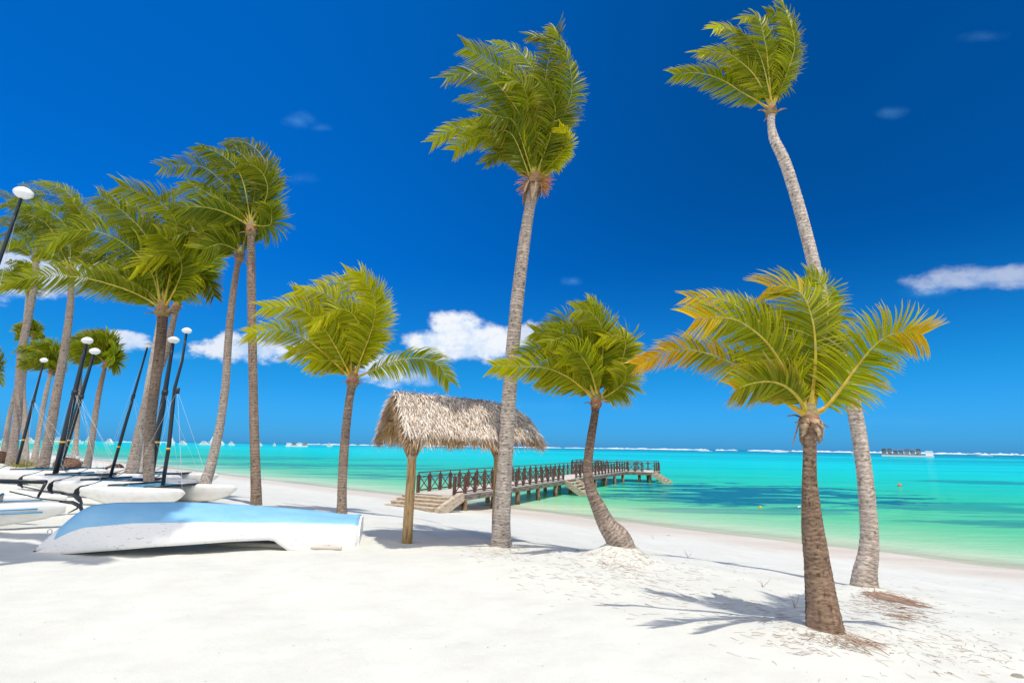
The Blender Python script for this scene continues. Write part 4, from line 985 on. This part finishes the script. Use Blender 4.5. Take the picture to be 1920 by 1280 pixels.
def cloth():
    q = ground(141, 868); mb = MB(); n = 14; vs = []
    for j in range(4):
        for k in range(n):
            a = 6.28*k/n; r = .30*(1+.12*math.sin(a*3+j)); vs.append(q+Vector((r*math.cos(a), r*math.sin(a)*.9, .42+.09*j+.10*math.cos(a))))
    mb.add(vs, [(j*n+k, j*n+(k+1) % n, (j+1)*n+(k+1) % n, (j+1)*n+k) for j in range(3) for k in range(n)])
    tag(mb.build('white_cloth', M['float'], None, None, True), 'white cloth wrapped round the foot of the thin distant palm', 'cloth')
cloth()
# ------------------------------------------------------------------ boats on the horizon, buoys, surf
def seaat(px, dist): 
    d = ray(px, 640); h = Vector((d.x, d.y, 0)).normalized(); 
    return Vector((h.x*dist, h.y*dist, SEA))
def yacht(name, label, px, dist, L, H, cat='motor yacht', mast=0, group='white boats far out on the horizon', rz=0):
    c = seaat(px, dist); root = thing(name, c, label, cat, group, rz)
    mb = MB(); n = 10; vs = []
    for i in range(n+1):
        u = i/n; w_ = L*.14*min(1, (1-u)*2.6+.02); zt = H*.30+H*.12*u*u
        x = (u-.5)*L
        vs += [Vector((x, -w_, zt)), Vector((x-L*.03*u, -w_*.7, -.2)), Vector((x-L*.03*u, w_*.7, -.2)), Vector((x, w_, zt))]
    fs = [(4*i+k, 4*i+(k+1) % 4, 4*i+4+(k+1) % 4, 4*i+4+k) for i in range(n) for k in range(4)]+[(3, 2, 1, 0), (4*n, 4*n+1, 4*n+2, 4*n+3)]
    mb.add(vs, fs); mb.build('hull', M['farwhite'], root)
    if H > 1.2 and not mast:
        cb = MB(); a = H*.30
        for (x0, x1, z0, z1, w_) in ((-.38, .22, .30, .60, .10), (-.30, .06, .60, .85, .08), (-.26, -.05, .93, 1.0, .075)):
            pts = [(x0*L, z0*H), (x1*L+.06*L, z0*H), (x1*L, z1*H), (x0*L, z1*H)]
            A = [Vector((x, -w_*L, z)) for x, z in pts]; B = [Vector((x, w_*L, z)) for x, z in pts]
            cb.add(A+B, [(0, 1, 2, 3), (7, 6, 5, 4), (0, 4, 5, 1), (1, 5, 6, 2), (2, 6, 7, 3), (3, 7, 4, 0)])
        cb.build('cabin', M['farwhite'], root)
        gb = MB(); gb.box((-.08*L, 0, .50*H), (.50*L, .204*L, .08*H)); gb.box((-.12*L, 0, .74*H), (.30*L, .164*L, .08*H)); gb.build('window_band', M['farglass'], root)
    if mast:
        mm = MB(); mm.tube([(0, 0, H*.3), (0, 0, mast)], [L*.012, L*.008], 6); mm.tube([(0, 0, H*.7), (-.42*L, 0, H*.75)], L*.02, 6); mm.build('mast', M['farwhite'], root)
        sl = MB(); A = [(-.01*L, -.02, H*.8), (-.30*L, -.02, H*.85), (-.01*L, -.02, mast*.95)]; B = [(x, .06, z) for x, y, z in A]; sl.add(A+B, [(0, 1, 2), (5, 4, 3), (0, 3, 4, 1), (1, 4, 5, 2), (2, 5, 3, 0)]); sl.build('sail', M['farwhite'], root)
        cb = MB(); cb.box((-.05*L, 0, H*.42), (.4*L, .14*L, H*.25)); cb.build('cabin', M['farwhite'], root)
    return root
DB = 620
def m_(px): return px*DB/907
FB = [(14, 9, 5, 'small white boat at the far left edge of the horizon'), (59, 16, 7, 'white motor yacht on the horizon between the two leftmost thick trunks'), (98, 12, 5, 'white motorboat on the horizon just right of the leaning grey trunk above the white hulls'),
      (152, 17, 6, 'white yacht on the horizon just right of the two crossing masts'), (182, 14, 6, 'white yacht on the horizon touching the trunk of the round-crowned distant palm'), (206, 17, 7, 'white yacht with pointed superstructure left of the second thin black mast'),
      (241, 15, 5, 'white yacht on the horizon right of the thin black leaning mast'), (292, 12, 5, 'white boat on the horizon in the gap right of the long-frond palm trunk'),
      (328, 13, 5, 'low white boat on the horizon left of the two-storey yacht'), (351, 14, 8, 'blocky two-storey white yacht on the horizon right of the rightmost black mast'), (373, 13, 4, 'low sleek white boat on the horizon left of the curving grey palm'),
      (412, 16, 4, 'white boat on the horizon just behind the right edge of the curving grey palm trunk'), (440, 16, 6, 'white yacht on the horizon touching the foot of the white sail'), (460, 9, 4, 'small white boat just left of the straight dark palm trunk'),
      (512, 6, 3, 'tiny white boat just right of the straight dark palm trunk'), (537, 6, 3, 'tiny white dot of a boat midway between the dark trunk and the low yellow-green palm'), (636, 9, 4, 'small white boat behind the trunk of the low yellow-green palm')]
for px, lw, hh, lab in FB:
    yacht('motor_yacht', lab, px, DB, m_(lw)*1.05, m_(hh)*1.15+1.2, rz=random.uniform(-.5, .5))
yacht('sailing_boat', 'white sailing boat with a tall slim sail between the curving and straight palms', 427, DB, m_(20), m_(5)+1, 'sailing boat', mast=m_(19), group='white boats far out on the horizon')
yacht('passenger_boat', 'white two-deck passenger boat on the horizon behind the tall right palm', 1584, DB*.8, m_(22)*.8, m_(13)*.8, 'passenger boat')
def platform(px, dist, wpx, hpx, label, blocks, whiteend):
    k = dist/907; c = seaat(px, dist); root = thing('floating_platform', c, label, 'floating platform')
    root.rotation_euler = (0, 0, -math.atan2(c.x, c.y)); W_ = wpx*k
    mb = MB(); mb.box((0, 0, .5), (W_, 9, 1.2)); mb.build('pontoon', M['farwhite'], root)
    for i in range(blocks):
        x = -W_/2+W_*(i+.5)/blocks*(.78 if whiteend else 1); h = hpx*k*random.uniform(.7, 1); bw = W_/blocks*.62*(.8 if whiteend else 1)
        b = MB(); b.box((x, 0, 1.1+h/2), (bw, 5, h)); b.box((x, 0, 1.1+h+.15), (bw*1.25, 6, .3)); 
        for s_ in (-1, 1): b.box((x+s_*bw*.58, -2.8, 1.1+h/2), (.25, .25, h))
        b.build('hut', M['pontoon'] if whiteend or i % 2 else M['farwhite'], root)
    if whiteend:
        b = MB(); b.box((W_*.42, 0, 1.1+hpx*k*.4), (W_*.14, 5, hpx*k*.8)); b.build('white_cabin', M['farwhite'], root)
        b = MB(); b.box((-W_*.1, 0, 1.5+hpx*k), (W_*.75, 7, .5)); b.build('roof', M['pontoon'], root)
platform(1668, 480, 58, 8, 'floating pontoon with grey huts on the right horizon', 7, True)
platform(577, 560, 34, 5, 'low floating platform with small white huts on the horizon left of the yellow-green palm', 4, False)
def buoy(name, px, py, wpx, m2, label):
    d = ray(px, py); t = (SEA-EYE)/d.z; c = CP+d*t; r = wpx/2*mpp(c); root = thing(name, c, label, 'buoy')
    b = MB(); prof = [(-.8, .4), (-.5, .85), (0, 1), (.5, .85), (.8, .4)]
    b.tube([(0, 0, r*(a+.4)) for a, q in prof], [r*q for a, q in prof], 14); b.build('body', m2, root, None, True)
    b = MB(); b.tube([(0, 0, r*1.15), (0, 0, r*1.5)], r*.18, 8); b.build('top_ring', m2, root, None, True)
buoy('mooring_buoy', 1426, 952, 6, M['yellow'], 'small yellow buoy floating near the beach left of the near palm')
buoy('mooring_buoy', 1687, 911, 7, M['orange'], 'small orange buoy floating right of the tall right palm')
def wfloat():
    d = ray(1499, 951.5); t = (SEA-EYE)/d.z; c = CP+d*t; b = MB(); r = 1.6*mpp(c); b.tube([c+Vector((x*mpp(c)*5, x*.1, .03+.03*(1-x*x))) for x in (-1, -.6, 0, .6, 1)], [r*.3, r*.9, r, r*.9, r*.3], 8)
    tag(b.build('floating_board', M['farwhite'], None, None, True), 'white elongated float lying on the water beside the near palm trunk', 'float')
wfloat()
def surf():
    mb = MB()
    for (xa, xb, D, hh, p_) in [(560, 1240, 1500, 2.6, .8), (1140, 1560, 1480, 3.2, .85), (1500, 2300, 1380, 3.4, .75), (-200, 560, 1600, 2.0, .3), (1700, 2400, 1250, 2.6, .5), (900, 1300, 1350, 1.5, .4), (1180, 1900, 900, .8, .15)]:
        x = xa
        while x < xb:
            L = random.uniform(8, 50)
            if random.random() < p_:
                a = seaat(x, D+random.uniform(-30, 30)); b = seaat(x+L, D+random.uniform(-30, 30)); n = 8
                pts = []; rr = []
                for i in range(n+1):
                    u = i/n; pts.append(a.lerp(b, u)); rr.append(max(.2, hh*random.uniform(.6, 1.15)*math.sin(math.pi*min(max(u, .04), .96))**.5))
                mb.tube(pts, rr, 8)
            x += L*random.uniform(.7, 1.1)
    tag(mb.build('breaking_surf', M['foam'], None, None, True), kind='stuff')
surf()
# ------------------------------------------------------------------ litter on the sand
def litter():
    mb = MB()
    def tw(x, y, l, th, c, lift=.01, r=.0022):
        r *= .75; l *= .8
        p = Vector((x, y, hz(x, y)+r+.002)); q = [p]; a = th
        for j in range(3):
            a += random.uniform(-.3, .3); nx_, ny_ = q[-1].x+math.cos(a)*l/3, q[-1].y+math.sin(a)*l/3; q.append(Vector((nx_, ny_, hz(nx_, ny_)+r+random.uniform(0, lift))))
        mb.tube(q, [r, r, r*.8, r*.4], 4, 0, False, c)
    TCc = [(.30, .19, .13), (.38, .26, .18), (.22, .13, .09), (.45, .34, .25), (.28, .22, .16)]
    def patch(px0, px1, py0, py1, n, l0, l1, th, sp=.6, r=.0022):
        for _ in range(n):
            px, py = random.uniform(px0, px1), random.uniform(py0, py1); q = ground2(px, py)
            if q: tw(q.x, q.y, random.uniform(l0, l1), th+random.gauss(0, sp), random.choice(TCc), r=r*random.uniform(.6, 1.3))
    def ground2(px, py):
        d = ray(px, py); 
        if d.z > -.02: return None
        t = -EYE/d.z; p = CP+d*t
        for _ in range(4):
            z = hz(p.x, p.y); t = (z-EYE)/d.z; p = CP+d*t
        return p
    def gauss(cx, cy, sx, sy, n, l0, l1, th=0, sp=3, r=.0022):
        for _ in range(n):
            q = ground2(random.gauss(cx, sx), random.gauss(cy, sy)); 
            if q: tw(q.x, q.y, random.uniform(l0, l1), th+random.gauss(0, sp), random.choice(TCc), r=r*random.uniform(.6, 1.3))
    gauss(940, 1032, 45, 8, 260, .05, .16); gauss(1170, 1050, 30, 16, 450, .05, .16); gauss(1100, 1060, 90, 22, 260, .06, .22, -.6, .4); gauss(1250, 1100, 80, 25, 160, .06, .25, -.6, .5)
    gauss(1640, 1125, 40, 14, 350, .05, .2, -.6, .7); gauss(1690, 1150, 30, 10, 160, .06, .2, -.8, .4, .003); gauss(1560, 1195, 40, 12, 150, .04, .14); gauss(1430, 1150, 90, 16, 130, .05, .2, -.4, .6)
    gauss(1700, 1190, 110, 35, 190, .04, .2, -.7, .7); gauss(1820, 1230, 90, 30, 120, .03, .15); patch(1250, 1900, 1040, 1120, 60, .03, .10, 0, 3); patch(0, 1900, 1040, 1280, 60, .01, .04, 0, 3); gauss(1500, 1200, 60, 14, 90, .05, .2, -.5, .5)
    for (px, py) in ((1430, 1100), (1290, 1045), (1225, 1010), (1490, 1140)):
        q = ground2(px, py)
        for k in range(3):
            e = q+Vector((random.uniform(-.12, .12), random.uniform(-.05, .05), random.uniform(.08, .2))); mb.tube([q, (q+e)/2+Vector((.01, 0, .01)), e], [.004, .003, .0015], 5, 0, False, (.3, .2, .14))
    tag(mb.build('dry_twigs', M['twig'], None), kind='stuff')
    def roots(key, px, py, dirs, label):
        m2 = MB(); c = ground2(px, py)
        for _ in range(150 if key == 'p2' else 26):
            a = random.choice(dirs)+random.gauss(0, .45); l = random.uniform(.2, .6)*(1 if key == 'p2' else .6); q = [Vector((c.x+random.gauss(0, .10), c.y+random.gauss(0, .07), 0))]; q[0].z = hz(q[0].x, q[0].y)+.02
            for j in range(4):
                a += random.gauss(0, .18); x, y = q[-1].x+math.cos(a)*l/4, q[-1].y+math.sin(a)*l/4; q.append(Vector((x, y, hz(x, y)+.02*(1-j/4)+random.uniform(-.006, .008))))
            m2.tube(q, [.005, .0045, .004, .003, .002], 5, 0, False, random.choice([(.30, .17, .12), (.40, .25, .18), (.36, .28, .22), (.5, .4, .32)]))
        tag(m2.build('exposed_roots', M['twig'], None), label, 'palm roots')
    roots('p2', 1650, 1118, [-.55, -.7], 'matted reddish roots spreading from the foot of the tall right palm')
    roots('p1', 1588, 1198, [-.9, -.5, -1.4], 'short brown roots at the foot of the nearest palm')
litter()
# leaves / pebbles lying on the beach
for (px, py, s_, lab) in [(1253, 1004, .09, 'small dark dry leaf on the beach right of the bent palm'), (1083, 1032, .06, 'small stone on the sand between the central and bent palms'), (1908, 1268, .07, 'dark twig clump at the lower right corner')]:
    q = ground(px, py); mb = MB(); K = 9
    pts = [Vector((math.cos(a)*s_*random.uniform(.7, 1.1), math.sin(a)*s_*.5, 0)) for a in np.linspace(0, 6.28, K, endpoint=False)]
    mb.add([q+v+Vector((0, 0, -.005)) for v in pts]+[q+v*.6+Vector((0, 0, .022)) for v in pts], [tuple(range(K, 2*K))]+[(k, (k+1) % K, K+(k+1) % K, K+k) for k in range(K)])
    tag(mb.build('beach_debris', M['stones'], None), lab, 'debris')
print('verts', sum(len(o.data.vertices) for o in SC.objects if o.type == 'MESH'))
